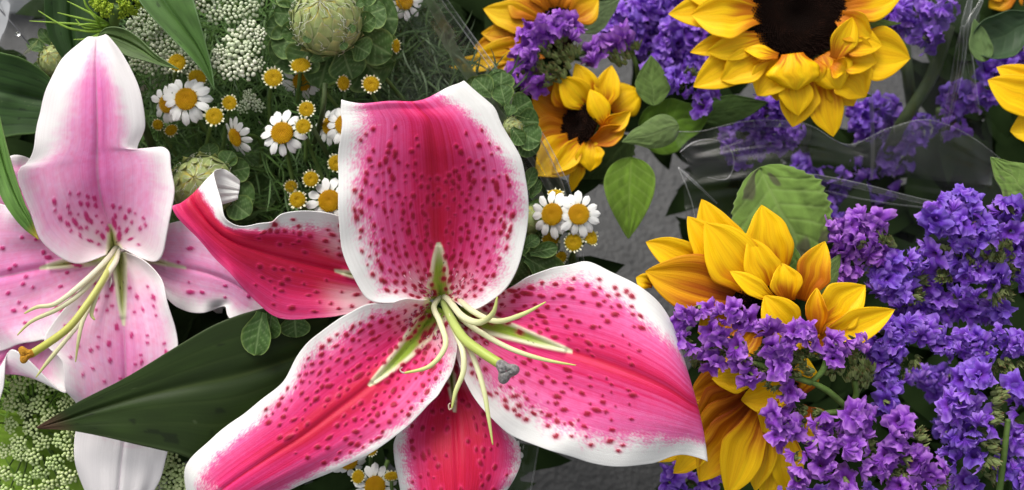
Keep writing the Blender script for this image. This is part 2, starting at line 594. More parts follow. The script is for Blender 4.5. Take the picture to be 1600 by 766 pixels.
    if nect:                                     # stray dark pollen specks in the furrow
        spk = (vnoise(X * 0.33, Y * 0.33, seed + 31) > 0.93) & (dpx < nw) & (v < nect)
        c = mixc(c, np.array([0.03, 0.02, 0.01]), spk * 0.75)
    w3 = P(X, Y, H)
    me = mesh('tepal', local(root, w3), grid_faces(nv, nu), mat or M_TEPAL, c, np.stack([u, v], -1))
    o = put('tepal', me, root, thick=0.00035)
    if spots > 100:
        r_ = np.random.default_rng(seed + 60)
        vs, fs, cs = [], [], []
        for q in range(70):
            i = int(r_.integers(int(.03 * nv), int(.17 * nv)))
            j = int(nu / 2 + r_.choice([-1, 1]) * r_.uniform(.12, .36) * nu)
            p = np.array([X[i, j], Y[i, j], H[i, j]])
            d = np.array([X[max(i - 4, 0), j] - p[0], Y[max(i - 4, 0), j] - p[1]])
            d = d / (np.linalg.norm(d) + 1e-6) * r_.uniform(2, 6) + r_.normal(0, 1.5, 2)
            k = len(vs)
            for a, w_ in ((0, 1.5), (.5, 1.0), (1, .3)):
                m_ = p + np.array([d[0] * a, d[1] * a, 7 * a])
                vs += [m_ + [w_, 0, 0], m_ + [-w_ * .5, w_, 0], m_ + [-w_ * .5, -w_, 0]]
                cs += [(0.55, 0.05, 0.15) if q % 3 else (0.78, 0.45, 0.55)] * 3
            fs += [[k + b_ * 3 + a, k + b_ * 3 + (a + 1) % 3, k + b_ * 3 + 3 + (a + 1) % 3, k + b_ * 3 + 3 + a] for b_ in range(2) for a in range(3)]
        vs = np.array(vs)
        put('papillae', mesh('papillae', np.array(P(vs[:, 0], vs[:, 1], vs[:, 2])) - np.array(root.location), fs, M_FIL, cs, np.zeros((len(vs), 2))), o)['kind'] = 'stuff'
    if label:
        o['label'] = label
    return o


def tube(pts, rad, n=40, seg=10, flat=1.0, mat=M_FIL, c0=None, c1=None, root=None, name='filament', cpow=1.0):
    """tapered tube through px,py,h points"""
    p = spline(pts, n)
    w = P(p[:, 0], p[:, 1], p[:, 2])
    r = np.interp(np.linspace(0, 1, n), np.linspace(0, 1, len(rad)), rad) * U * (0.72 if name == 'filament' else 1)
    t = np.gradient(w, axis=0)
    t /= np.linalg.norm(t, axis=1, keepdims=True) + 1e-12
    ref = DIRW(0.1, 0.05, 1)
    a = np.cross(t, ref)
    a /= np.linalg.norm(a, axis=1, keepdims=True) + 1e-9
    b = np.cross(a, t)
    th = np.linspace(0, 2 * np.pi, seg, endpoint=False)
    v = w[:, None] + r[:, None, None] * (np.cos(th)[None, :, None] * a[:, None] + flat * np.sin(th)[None, :, None] * b[:, None])
    v = np.concatenate([v.reshape(-1, 3), w[:1], w[-1:]])
    f = grid_faces(n, seg, True).tolist()
    for k in range(seg):
        f.append((n * seg, (k + 1) % seg, k))
        f.append((n * seg + 1, (n - 1) * seg + k, (n - 1) * seg + (k + 1) % seg))
    col = None
    if c0 is not None:
        tt = np.repeat(np.linspace(0, 1, n), seg) ** cpow
        tt = np.concatenate([tt, [0, 1]])
        col = mixc(np.array(c0), np.array(c1), tt)
    uv = np.stack([np.concatenate([np.tile(th, n), [0, 0]]), np.concatenate([np.repeat(np.linspace(0, 1, n), seg), [0, 1]])], -1)
    return put(name, mesh(name, local(root, v), f, mat, col, uv), root)


def lobed_knob(root, name, px, py, h, r, mat, squash=0.6):
    n, seg = 16, 36
    ph = np.linspace(0.02, math.pi - 0.02, n)[:, None]
    th = np.linspace(0, 2 * np.pi, seg, endpoint=False)[None, :]
    rr = r * (1 + 0.26 * np.cos(3 * th + 0.5)) * np.sin(ph)
    z = r * squash * np.cos(ph) - 0.25 * r * np.exp(-(rr / (0.3 * r)) ** 2) * (ph < 1.6) + 0 * th
    z += (vnoise(np.cos(th) * 3 + ph * 3, np.sin(th) * 3, 5) - 0.5) * r * 0.25
    w = P(px + rr * np.cos(th), py + rr * np.sin(th), h + z)
    return put(name, mesh(name, local(root, w), grid_faces(n, seg, True), mat), root)


def big_lily():
    root = thing('lily', 'large hot pink stargazer lily with white rims and dark red spots, fully open', 'lily', P(690, 470, -110))
    edge_dense = lambda u, v: 0.0
    # T1 top
    T1 = [(668, 470, -20, 688, 465, -75, 706, 468, -20),
          (628, 474, 5, 687, 442, -48, 738, 483, 5),
          (580, 470, 15, 686, 400, -15, 780, 462, 15),
          (548, 428, 25, 684, 358, 12, 809, 413, 25),
          (532, 372, 35, 683, 315, 38, 825, 352, 30),
          (526, 308, 45, 681, 270, 62, 825, 297, 40),
          (529, 245, 55, 678, 230, 84, 813, 248, 45),
          (536, 195, 62, 671, 191, 96, 783, 196, 45),
          (534, 174, 62, 656, 171, 96, 766, 162, 44),
          (533, 156, 60, 642, 158, 92, 728, 123, 40),
          (541, 172, 25, 650, 182, 25, 733, 142, 5),
          (585, 205, -25, 660, 215, -35, 722, 190, -40)]
    acc1 = lambda u, v: 0 if (v > 0.62 or v < 0.04 or abs(u) > 0.84 or (abs(u) < 0.10 and v < 0.35) or (abs(u) < 0.16 and v > .45)) else (1.0 - 0.9 * sm(0.28, 0.60, v))
    lily_tepal(root, T1, 250, acc1, 1, we=(((0, .5, .8), (.80, .80, .74)), ((0, .45, .62, .8, 1), (.86, .84, .70, .40, .3))), hot=1.0, crim=1.0, nect=0.23, nectpx=26, tipw=1.2, deep=0.10, wave=2.5, cr0=0.08, cr1=0.80, tippink=0.5, crw=0.26, nu=170, nv=200)
    T2 = [(600, 380, -40, 605, 440, -75, 590, 480, -40),
          (530, 338, 5, 545, 428, -45, 545, 492, -25),
          (480, 330, 20, 490, 415, -25, 500, 499, -20),
          (440, 335, 30, 445, 404, -5, 440, 497, -15),
          (421, 349, 34, 405, 392, 12, 400, 470, 0),
          (385, 352, 40, 370, 380, 26, 365, 436, 15),
          (356, 345, 40, 343, 364, 32, 333, 402, 25),
          (344, 312, 32, 318, 338, 36, 303, 368, 30),
          (334, 268, 5, 300, 306, 30, 270, 326, 22),
          (352, 266, -30, 330, 294, -14, 305, 330, -8),
          (374, 284, -44, 374, 298, -36, 370, 310, -34)]
    acc2 = lambda u, v: 0 if (v > 0.42 or abs(u) > 0.86 or (-0.2 < u < 0.15)) else 0.8
    lily_tepal(root, T2, 60, acc2, 2, we=(((0, .5, .75, .9), (.74, .66, .40, .2)), 1.15), hot=1.2, crim=1.15, deep=0.38, nect=0.14, nectpx=8, tipw=0.92, cr0=0.02, cr1=0.98, crw=0.5, ripple=3.0)
    T3 = [(668, 468, -20, 685, 480, -78, 702, 490, -20),
          (640, 469, 5, 660, 515, -52, 712, 530, 0),
          (600, 472, 15, 632, 550, -25, 711, 570, 15),
          (555, 484, 20, 600, 582, 0, 695, 603, 20),
          (510, 511, 25, 565, 612, 20, 670, 633, 25),
          (470, 549, 30, 525, 642, 36, 627, 673, 30),
          (436, 602, 30, 475, 680, 46, 570, 712, 35),
          (388, 641, 25, 425, 712, 50, 510, 742, 35),
          (330, 682, 10, 375, 745, 46, 450, 766, 30),
          (290, 728, -10, 335, 775, 28, 400, 790, 10),
          (297, 790, -40, 312, 800, -10, 335, 812, -30)]
    acc3 = lambda u, v: 0 if (v > 0.66 or v < 0.05 or abs(u) > 0.86 or (abs(u) < 0.12)) else (0.9 if u < 0 else 1.0) * (1.0 - 0.6 * sm(0.35, 0.66, v))
    lily_tepal(root, T3, 190, acc3, 3, we=(((0, .6, .8, 1), (.84, .80, .62, .4)), .86), hot=1.1, crim=1.25, deep=0.22, nect=0.37, nectpx=24, tipw=0.98, cr0=0.2, cr1=0.88, tippink=0.35, crw=0.22, nu=150, nv=210)
    T4 = [(722, 466, -20, 715, 490, -78, 700, 508, -20),
          (770, 458, 0, 750, 502, -52, 714, 563, 0),
          (810, 440, 15, 795, 517, -26, 738, 618, 15),
          (850, 424, 20, 845, 534, 0, 783, 667, 25),
          (890, 411, 25, 895, 550, 24, 838, 697, 30),
          (935, 415, 25, 945, 566, 45, 895, 714, 35),
          (985, 438, 25, 995, 585, 60, 955, 726, 35),
          (1031, 472, 25, 1040, 606, 66, 1015, 722, 40),
          (1054, 512, 15, 1074, 628, 56, 1062, 711, 40),
          (1058, 545, 0, 1091, 640, 28, 1104, 721, 24),
          (1050, 562, -28, 1072, 650, -12, 1082, 700, -8)]
    acc4 = lambda u, v: 0 if (v > 0.62 or v < 0.06 or abs(u) > 0.86 or (-0.02 < u < 0.15) ) else (1.0 - 0.7 * sm(0.35, 0.62, v))
    lily_tepal(root, T4, 185, acc4, 4, we=(((0, .4, .6, .75, 1), (.92, .86, .66, .62, .75)), ((0, .5, 1), (.80, .76, .62))), hot=0.8, crim=0.7, deep=0.02, nect=0.40, nectpx=20, tipw=1.08, cr0=0.25, cr1=1.1, tippink=0.25, crw=0.2, nu=190, nv=190)
    T5 = [(690, 540, -60, 700, 540, -95, 715, 540, -60),
          (668, 600, -42, 705, 590, -70, 742, 602, -42),
          (630, 652, -35, 710, 640, -42, 782, 652, -32),
          (615, 692, -30, 713, 690, -14, 813, 698, -26),
          (621, 740, -28, 715, 740, 2, 806, 742, -28),
          (633, 790, -30, 716, 790, 5, 775, 790, -35),
          (665, 840, -50, 716, 845, -10, 750, 840, -50),
          (705, 880, -80, 715, 885, -70, 722, 880, -80)]
    acc5 = lambda u, v: 0 if (v > 0.75 or abs(u) > 0.85 or abs(u) < 0.06) else 0.8
    lily_tepal(root, T5, 70, acc5, 5, we=(0.78, 0.86), hot=1.2, crim=1.2, deep=0.4, nect=0.3, nectpx=9, tipw=1.0, cr0=0.02, cr1=1.1, crw=0.5)
    T6 = [(705, 462, -60, 712, 455, -90, 718, 462, -60),
          (735, 420, -40, 750, 425, -65, 762, 440, -40),
          (755, 360, -30, 780, 375, -50, 800, 395, -30),
          (760, 290, -30, 785, 310, -42, 805, 330, -30),
          (765, 240, -50, 780, 245, -60, 790, 255, -50)]
    lily_tepal(root, T6, 0, None, 6, we=(0.8, 0.8), hot=1.0, crim=1.0, nect=0, nu=40, nv=60)
    a, b = (0.78, 0.79, 0.55), (0.56, 0.63, 0.13)
    for pts, rd in (
        ([(690, 462, -80), (678, 480, -40), (688, 505, 0), (696, 540, 35), (672, 572, 55), (632, 583, 52)], (6, 6.5, 6.5, 6, 5, 2)),
        ([(692, 462, -80), (702, 470, -30), (722, 494, 20), (748, 504, 50), (770, 490, 70), (777, 464, 78)], (6, 7, 7.5, 7, 5.5, 1.5)),
        ([(698, 460, -80), (712, 464, -40), (738, 486, 10), (775, 502, 40), (815, 492, 60), (853, 472, 66)], (6, 6.5, 6.5, 6, 5, 1.2)),
        ([(700, 466, -80), (722, 498, -10), (755, 522, 30), (800, 546, 55), (850, 562, 66), (900, 571, 68)], (5, 6, 6, 5.5, 4.2, 1)),
        ([(692, 470, -80), (705, 505, -10), (722, 545, 35), (724, 580, 50), (712, 612, 55), (706, 638, 56)], (5, 6, 6.5, 6, 4.8, 1.6)),
        ([(694, 470, -80), (720, 520, 0), (742, 565, 35), (756, 610, 50), (763, 650, 56), (770, 695, 58)], (5, 6, 6, 5.5, 4.4, 1.2))):
        tube(pts, rd, 44, 12, 0.75, M_FIL, a, b, root, 'filament', 2.2)
    tube([(632, 583, 52), (627, 581, 51), (625, 577, 50), (629, 574, 51)], (1.6, 1.2, 1, .8), 14, 6, 1, M_FIL, (0.55, 0.45, 0.4), (0.6, 0.45, 0.4), root, 'filament_tip')
    tube([(706, 638, 56), (702, 640, 56), (701, 633, 56), (704, 630, 56)], (1.6, 1.2, 1, .8), 14, 6, 1, M_FIL, (0.55, 0.45, 0.3), (0.6, 0.45, 0.4), root, 'filament_tip')
    tube([(692, 468, -80), (704, 496, -15), (724, 528, 30), (752, 550, 60), (786, 572, 80)], (6, 7, 7.5, 7.5, 7.5), 44, 14, 1.0, M_FIL, (0.50, 0.60, 0.22), (0.42, 0.52, 0.08), root, 'style')
    lobed_knob(root, 'stigma', 791, 580, 86, 17, M_STIGMA)
    tube([(690, 462, -75), (700, 470, -180), (690, 430, -400), (650, 380, -700)], (16, 10, 11, 12), 24, 10, 1, M_STEM, None, None, root, 'stem')


big_lily()


def pale_lily():
    root = thing('lily', 'pale blush pink lily with white tips and sparse spots, beside the left edge', 'lily', P(175, 390, -150))
    B = -60
    K = dict(pale=True, mat=M_PALE, nu=110, nv=130, groove=6)
    def S(rows):
        return [tuple(c + (B if i % 3 == 2 else 0) for i, c in enumerate(r)) for r in rows]
    # lower left, behind
    lily_tepal(root, S([(150, 430, -35, 165, 410, -60, 175, 440, -35), (90, 470, -30, 110, 470, -45, 140, 520, -35), (20, 500, -25, 55, 520, -30, 101, 560, -20),
                        (-40, 520, -25, 10, 560, -20, 102, 612, -5), (-80, 560, -30, -30, 600, -20, 20, 545, 5), (-90, 640, -40, -50, 640, -25, 4, 612, -5), (-60, 690, -60, -50, 690, -50, -20, 680, -40)]),
               0, None, 11, we=(0.9, 0.78), hot=1.2, crim=0.7, nect=0, tipw=0.8, cr0=0.1, cr1=0.7, **K)
    # far left upper, behind
    lily_tepal(root, S([(150, 380, -60, 160, 385, -70, 165, 395, -60), (90, 300, -40, 95, 345, -45, 90, 385, -40), (45, 248, -30, 35, 300, -25, 25, 350, -30),
                        (-10, 250, -30, -30, 290, -20, -40, 335, -35), (-80, 270, -50, -85, 290, -50, -90, 310, -55)]),
               12, lambda u, v: 0.5 if abs(u) < .8 and v < .7 else 0, 12, we=(0.88, 0.9), hot=1.1, crim=0.9, nect=0, tipw=1.0, cr0=0.1, cr1=1.1, **K)
    # left
    lily_tepal(root, S([(170, 385, -100, 172, 398, -100, 178, 410, -50), (120, 360, -80, 130, 408, -65, 150, 450, -25), (75, 345, -45, 85, 415, -30, 118, 490, -12),
                        (40, 328, -5, 40, 424, -10, 76, 527, -5), (0, 318, 0, -10, 435, 0, 30, 540, -5), (-50, 330, -15, -70, 445, -10, -40, 545, -20), (-140, 440, -60, -145, 450, -60, -140, 465, -60)]),
               26, lambda u, v: 0.8 if abs(u) < .85 and .12 < v < .62 and abs(u) > .08 else 0, 13, we=(0.95, 0.95), hot=1.1, crim=0.9, nect=0.42, nectpx=12, srad=(2.0, 3.6), tipw=1.1, cr0=0.25, cr1=1.2, **K)
    # right, mostly under the big lily
    lily_tepal(root, S([(185, 390, -55, 190, 400, -75, 195, 412, -55), (225, 368, -40, 228, 405, -55, 232, 440, -40), (268, 349, -25, 268, 414, -35, 270, 478, -35),
                        (310, 343, -20, 318, 425, -22, 312, 488, -35), (350, 360, -25, 360, 440, -22, 350, 478, -30), (390, 400, -30, 395, 462, -26, 360, 500, -18),
                        (420, 440, -35, 420, 478, -35, 400, 500, -22), (445, 478, -50, 442, 488, -48, 436, 499, -40)]),
               12, lambda u, v: 0.7 if abs(u) < .8 and .3 < v < .7 else 0, 14, we=(0.95, 0.72), hot=1.0, crim=0.6, nect=0.35, nectpx=6, srad=(2.0, 3.6), tipw=0.86, cr0=0.2, cr1=0.8, **K)
    # long lower tepal that runs on under the dark leaf
    lily_tepal(root, S([(172, 398, -45, 184, 398, -75, 196, 394, -45), (148, 425, -15, 188, 430, -50, 232, 412, -5), (112, 468, 0, 191, 475, -25, 256, 448, 12),
                        (80, 505, 5, 194, 515, -8, 269, 495, 16), (70, 534, 5, 196, 555, 0, 277, 540, 12), (96, 565, 5, 197, 595, 0, 270, 585, 5), (100, 605, 0, 197, 635, -6, 258, 625, -10),
                        (122, 632, -14, 195, 680, -18, 260, 670, -22), (116, 690, -22, 190, 720, -22, 262, 705, -26), (122, 740, -30, 186, 765, -26, 250, 748, -32), (150, 800, -50, 182, 815, -40, 215, 800, -50), (180, 840, -70, 184, 842, -70, 188, 840, -70)]),
               45, lambda u, v: 0.9 if abs(u) < .85 and .12 < v < .5 and abs(u) > .08 else 0, 15, we=(0.94, 0.95), hot=0.95, crim=0.85, nect=0.26, nectpx=12, srad=(2.0, 3.6), tipw=0.66, cr0=0.2, cr1=0.75, **K)
    # top
    lily_tepal(root, S([(166, 398, -40, 178, 384, -80, 190, 388, -40), (122, 412, -10, 172, 352, -45, 246, 408, -5), (76, 388, 5, 160, 318, -15, 264, 366, 12),
                        (48, 338, 10, 154, 286, 6, 271, 306, 18), (31, 274, 10, 152, 260, 16, 270, 258, 17), (42, 254, 10, 152, 243, 20, 257, 231, 16),
                        (54, 228, 10, 152, 224, 25, 215, 236, 15), (61, 185, 12, 152, 188, 33, 226, 196, 12), (73, 138, 14, 151, 140, 36, 217, 142, 14), (101, 91, 10, 150, 94, 30, 193, 90, 10),
                        (137, 57, 0, 151, 59, 12, 166, 55, 0), (141, 68, -18, 151, 70, -14, 160, 66, -18)]),
               44, lambda u, v: 0.9 if abs(u) < .72 and .05 < v < .27 and abs(u) > .1 and not (u > .1 and v > .18) else 0, 16, we=(((0, .38, .52, .8), (1.05, 1.02, .76, .46)), ((0, .36, .46, .52, .8), (.98, .86, .78, .72, .46))), hot=1.15, crim=1.15, smooth=27, nect=0.10, nectpx=12, srad=(2.0, 3.6), tipw=0.90, cr0=0.08, cr1=0.92, crw=0.33, **K)
    a, b = (0.76, 0.73, 0.58), (0.54, 0.56, 0.14)
    for pts, rd in (
        ([(182, 385, -140), (165, 408, -70), (130, 442, -30), (88, 474, -10), (58, 480, -5), (38, 490, -4)], (6, 6.5, 6.5, 5.5, 4.2, 1.5)),
        ([(184, 387, -140), (162, 418, -70), (128, 456, -30), (92, 482, -12), (50, 502, -6), (27, 524, -4)], (6, 6, 6, 5.5, 4, 1.2)),
        ([(186, 388, -140), (180, 410, -70), (160, 440, -35), (150, 465, -20), (143, 490, -12), (148, 500, -10)], (6, 6.5, 6, 5, 4.5, 2)),
        ([(186, 392, -140), (172, 425, -75), (148, 465, -40), (130, 500, -24), (123, 530, -16), (118, 566, -12)], (5, 5.5, 5, 5, 4.2, 1)),
        ([(186, 392, -140), (160, 445, -80), (128, 500, -45), (100, 535, -28), (75, 565, -20), (56, 590, -16)], (5, 5, 5, 5, 4.6, 1.2))):
        tube(pts, rd, 44, 12, 0.75, M_FIL, a, b, root, 'filament', 2.2)
    tube([(184, 388, -140), (168, 425, -50), (140, 470, -10), (104, 515, 12), (48, 554, 22)], (5, 5.2, 5.5, 6, 6.2), 44, 14, 1, M_FIL, (0.58, 0.60, 0.22), (0.50, 0.50, 0.08), root, 'style')
    lobed_knob(root, 'stigma', 40, 554, 24, 12, M_POLLEN)
    tube([(180, 388, -140), (185, 395, -250), (220, 400, -420), (260, 390, -700)], (14, 10, 10, 11), 24, 10, 1, M_STEM, None, None, root, 'stem')


pale_lily()


# ------------------------------------------------------------------ leaves
def leaf_strip(label, st, base, pale, veins=7, nu=61, nv=90, mat=None, tipc=None, seed=1, vein_str=0.5, fold=8, name='lily_leaf', cat='leaf', edge=None):
    """lance-shaped leaf from stations; parallel veins pressed in"""
    g, u, v = tepal_grid(st, nu, nv)
    H = g[..., 2].copy()
    c = np.zeros(u.shape + (3,)) + np.array(base)
    c = c * (0.8 + 0.45 * vnoise(u * 6, v * 9, seed))[..., None]
    c = mixc(c, np.array([0.10, 0.13, 0.06]), (vnoise(u * 30, v * 60, seed + 3) > .955) * .5)
    c = c * (1 - .5 * (vnoise(u * 9, v * 14, seed + 6) > .93))[..., None]
    m = np.exp(-(u / 0.03) ** 2)
    vv = 0 * u
    for k in range(1, veins):
        for s in (-1, 1):
            vv = np.maximum(vv, np.exp(-((u - s * k / veins * (1 - 0.15 * v)) / 0.016) ** 2))
    c = mixc(c, np.array(pale), np.clip(m * 0.8 + vv * vein_str, 0, 1))
    if edge is not None:
        c = mixc(c, np.array(edge), sm(0.93, 1, np.abs(u)) * 0.7)
    if tipc is not None:
        c = mixc(c, np.array(tipc), sm(0.2, 0.0, v) if tipc[0] < 0 else (1 - sm(0.03, 0.2, v)))
    H -= fold * 0.6 * np.exp(-(u / 0.12) ** 2) + vv * 0.35
    H += (vnoise(u * 2, v * 4, seed) - 0.5) * 5
    loc = P(*g[nv // 2, nu // 2])
    w = P(g[..., 0], g[..., 1], H) - loc
    o = put(name, mesh(name, w, grid_faces(nv, nu), mat or M_LEAF, c, np.stack([u, v], -1)), thick=0.0004)
    o.location = loc
    return tag(o, label, cat)


leaf_strip('broad dark green pointed leaf lying across the pale lily, browned at its tip',
           [(57, 668, -20, 58, 669, -20, 59, 670, -20), (92, 646, -18, 100, 656, -20, 110, 673, -22), (128, 625, -16, 150, 640, -20, 160, 682, -24), (200, 588, -18, 220, 620, -22, 215, 695, -26),
            (275, 542, -22, 290, 604, -28, 272, 708, -32), (345, 503, -30, 360, 590, -40, 330, 722, -45), (420, 480, -45, 430, 570, -55, 400, 690, -60), (510, 470, -70, 515, 540, -80, 500, 630, -85)],
           (0.020, 0.040, 0.006), (0.05, 0.075, 0.018), veins=3, tipc=(0.10, 0.05, 0.03), vein_str=0.22, edge=(0.06, 0.09, 0.03), name='leaf')
leaf_strip('dark green leaf with pressed parallel veins at the left edge above the pale lily',
           [(105, 165, -150, 106, 168, -150, 108, 172, -150), (78, 122, -140, 80, 160, -150, 70, 205, -145), (40, 94, -120, 35, 150, -140, 25, 212, -135), (0, 82, -110, -10, 140, -130, -15, 218, -125), (-60, 70, -110, -70, 130, -130, -80, 215, -130)],
           (0.030, 0.075, 0.016), (0.010, 0.03, 0.008), veins=5, vein_str=0.7, seed=3, edge=(0.11, 0.20, 0.05), name='leaf')
leaf_strip('slim light green leaf with a yellow tip over the left tepals',
           [(60, 374, 0, 60, 374, 0, 60, 374, 0), (38, 358, 5, 45, 345, 8, 48, 340, 5), (20, 338, 10, 28, 315, 8, 34, 305, 8), (0, 305, 10, 12, 275, 4, 18, 255, 5), (-18, 250, 5, -2, 225, 0, 5, 205, 0), (-40, 180, 0, -20, 160, -8, -8, 150, 0)],
           (0.10, 0.21, 0.04), (0.045, 0.11, 0.02), veins=3, tipc=(0.50, 0.42, 0.06), seed=4, edge=(0.2, 0.3, 0.1), name='leaf')
leaf_strip('deep green upright leaf just behind the tip of the pale lily',
           [(125, 135, -140, 126, 136, -140, 127, 136, -140), (98, 92, -135, 118, 90, -145, 136, 92, -140), (76, 55, -130, 112, 45, -145, 150, 60, -140), (69, 10, -130, 110, 0, -145, 152, 15, -140), (70, -50, -130, 110, -55, -145, 150, -50, -140)],
           (0.018, 0.050, 0.009), (0.03, 0.07, 0.02), veins=4, seed=5, vein_str=.3, name='leaf')
leaf_strip('long pale-edged mid green leaf hanging to a point between the lace flowers at the top',
           [(335, 141, -85, 335, 141, -85, 335, 141, -85), (318, 114, -80, 326, 108, -88, 330, 104, -84), (292, 84, -76, 308, 72, -86, 321, 66, -80), (256, 47, -72, 282, 36, -84, 311, 30, -76), (225, 12, -72, 256, 0, -84, 302, -2, -76), (190, -40, -80, 230, -50, -90, 285, -50, -80)],
           (0.065, 0.140, 0.030), (0.035, 0.09, 0.018), veins=4, seed=6, vein_str=.25, edge=(0.16, 0.26, 0.12), name='leaf')
leaf_strip('small grey-green leaf pointing at a daisy bud beside the tip of the pale lily',
           [(279, 108, -70, 279, 108, -70, 279, 108, -70), (245, 86, -72, 248, 96, -76, 250, 102, -72), (215, 58, -74, 222, 78, -80, 222, 94, -74), (190, 44, -76, 196, 64, -84, 195, 86, -78), (165, 44, -84, 166, 55, -90, 170, 70, -88), (150, 60, -100, 152, 62, -100, 154, 66, -100)],
           (0.070, 0.125, 0.030), (0.03, 0.07, 0.016), veins=3, seed=7, vein_str=.3, edge=(0.17, 0.25, 0.11), name='leaf')


def blade(base, tip, w, arch=0, cup=0.0, twist=0, curl=0, prof='ray', nu=21, nv=34, side=0.0, roll=0.0, serr=0.0, seed=0, groove=0.042):
    """a petal or leaf swept from base to tip (px,py,h); returns px grid, u, v"""
    b, t = np.array(base, float), np.array(tip, float)
    ax = t - b
    Ln = np.linalg.norm(ax)
    ax /= Ln
    n = np.array([0, 0, 1.0])
    n -= ax * n.dot(ax)
    n /= np.linalg.norm(n)
    wd = np.cross(ax, n)
    v, u = np.meshgrid(np.linspace(0, 1, nv), np.linspace(-1, 1, nu), indexing='ij')
    if prof == 'ray':
        pr = (0.42 + 0.58 * sm(0, 0.5, v)) * np.clip(1 - np.clip((v - 0.46) / 0.54, 0, 1) ** 2.0, 0, 1) ** 0.95
    elif prof == 'leaf':
        pr = np.clip(np.sin(np.pi * np.clip(v, 0, 1) ** 0.62), 0, 1) ** 0.85
    elif prof == 'heart':
        pr = np.clip(1 - (np.clip((v - 0.30) / 0.70, 0, 1)) ** 2.0, 0, 1) * np.clip(v / 0.3, 0, 1) ** 0.5
    else:                                   # obovate
        pr = np.clip(1 - (np.clip((v - 0.62) / 0.38, 0, 1)) ** 2.4, 0, 1) ** 0.6 * (0.22 + 0.78 * sm(0, 0.62, v))
    if serr:
        pr = pr * (1 + serr * (np.abs(((v * 16) % 1) - 0.3) - 0.3) * (np.abs(u) > 0.5))
    wob = (vnoise(v * 5, 0 * u, seed) - 0.5) * 0.22 * sm(0.15, .5, v) * (1 - sm(.85, 1, v))
    th = math.radians(twist) * (0.35 + 0.65 * v) + roll * u * 0.0
    W = w / 2
    # cup turns the margins up; a strong cup rolls the blade
    a = u * cup
    if abs(cup) > 1e-3:
        cx, cz = np.sin(a) / cup, (1 - np.cos(a)) / cup
    else:
        cx, cz = u, 0 * u
    cx = cx + wob
    off_w = pr * W * (cx * np.cos(th) - cz * np.sin(th))
    off_n = pr * W * (cx * np.sin(th) + cz * np.cos(th))
    off_n = off_n + pr * W * groove * np.cos(u * 9.4) - pr * W * groove * 1.6 * np.exp(-(u / 0.12) ** 2)
    along = v * Ln
    bend = arch * 4 * v * (1 - v) + curl * v ** 3
    g = b + ax * along[..., None] + n * (bend + off_n)[..., None] + wd * (off_w + side * 4 * v * (1 - v))[..., None]
    return g, u, v


YEL = np.array([0.95, 0.63, 0.003])
YEL2 = np.array([0.92, 0.52, 0.002])
ORA = np.array([0.66, 0.20, 0.003])
RUS = np.array([0.33, 0.050, 0.004])


def ray(root, base, tip, w, og=0.35, rust=0.4, seed=0, tone=1.0, label=None, **k):
    g, u, v = blade(base, tip, w, seed=seed, **k)
    st = vnoise(u * 9, v * 1.5, seed) - 0.5
    c = mixc(YEL, YEL2, np.clip(0.35 + st * 1.2, 0, 1))
    f = 1 - sm(og * 0.35, og * 1.35, v + st * 0.45 * (og > 0))
    c = mixc(c, ORA, f * 0.95)
    f2 = 1 - sm(og * 0.0, og * 0.9, v + st * 0.8)
    c = mixc(c, RUS, f2 * rust)
    c = mixc(c, ORA * 0.7, np.exp(-((np.abs(u) - 0.28) / 0.05) ** 2) * 0.12 + np.exp(-(u / 0.04) ** 2) * 0.14)
    o = put('petal', mesh('petal', local(root, P(g[..., 0], g[..., 1], g[..., 2])), grid_faces(*u.shape), M_RAY, c * tone, np.stack([u, v], -1)), root, thick=0.0003)
    return o


def seed_disc(root, cx, cy, h, rx, ry, nrm, dome=0.25, n=420, name='disc'):
    """dark flower disc: a shallow dome covered in packed florets"""
    R3 = orient(nrm)
    c0 = P(cx, cy, h)
    k = (DIST - h) / DIST * U
    verts, faces, cols, uvs = [], [], [], []
    ga = math.pi * (3 - math.sqrt(5))
    def add(vs, fs, c):
        o = len(verts)
        verts.extend(vs)
        faces.extend([tuple(q + o for q in f) for f in fs])
        cols.extend([c] * len(vs))
    rr = np.linspace(0, 1, 12)
    ths = np.linspace(0, 2 * np.pi, 40, endpoint=False)
    base = [(r * math.cos(t), r * math.sin(t), dome * (1 - r * r) - 0.22 * math.exp(-(r / .28) ** 2)) for r in rr for t in ths]
    add(base, grid_faces(12, 40, True).tolist(), (0.012, 0.005, 0.003))
    for i in range(n):
        r = math.sqrt((i + 0.5) / n) * 0.99
        t = i * ga
        z = dome * (1 - r * r) - 0.22 * math.exp(-(r / .28) ** 2)
        s = (0.055 + 0.012 * random.random()) * math.sqrt(420 / n)
        hgt = (0.09 + 0.10 * r * random.uniform(.5, 1.4)) * (420 / n) ** .25
        x, y = r * math.cos(t), r * math.sin(t)
        ring = [(x + s * math.cos(q), y + s * math.sin(q), z) for q in np.linspace(0, 2 * np.pi, 5, endpoint=False)]
        lean = 1 + 0.06 * r
        top = [(x * lean + s * .5 * math.cos(q), y * lean + s * .5 * math.sin(q), z + hgt) for q in np.linspace(0, 2 * np.pi, 5, endpoint=False)]
        f = [(a, (a + 1) % 5, 5 + (a + 1) % 5, 5 + a) for a in range(5)] + [(5, 6, 7, 8, 9)]
        br = 0.008 + 0.022 * math.exp(-((r - 0.5) / 0.12) ** 2) * random.random() ** 2 + 0.008 * r
        if r > 0.93 and random.random() < 0.0:
            br = 0.2
        add(ring + top, f, (br, br * 0.38, br * 0.22))
    v = np.array(verts) * np.array([rx, ry, (rx + ry) / 2]) * k
    v = v @ np.array(R3).T + (c0 - np.array(root.location))
    return put(name, mesh(name, v, faces, M_SEED, cols, np.zeros((len(v), 2)), smooth=False), root)


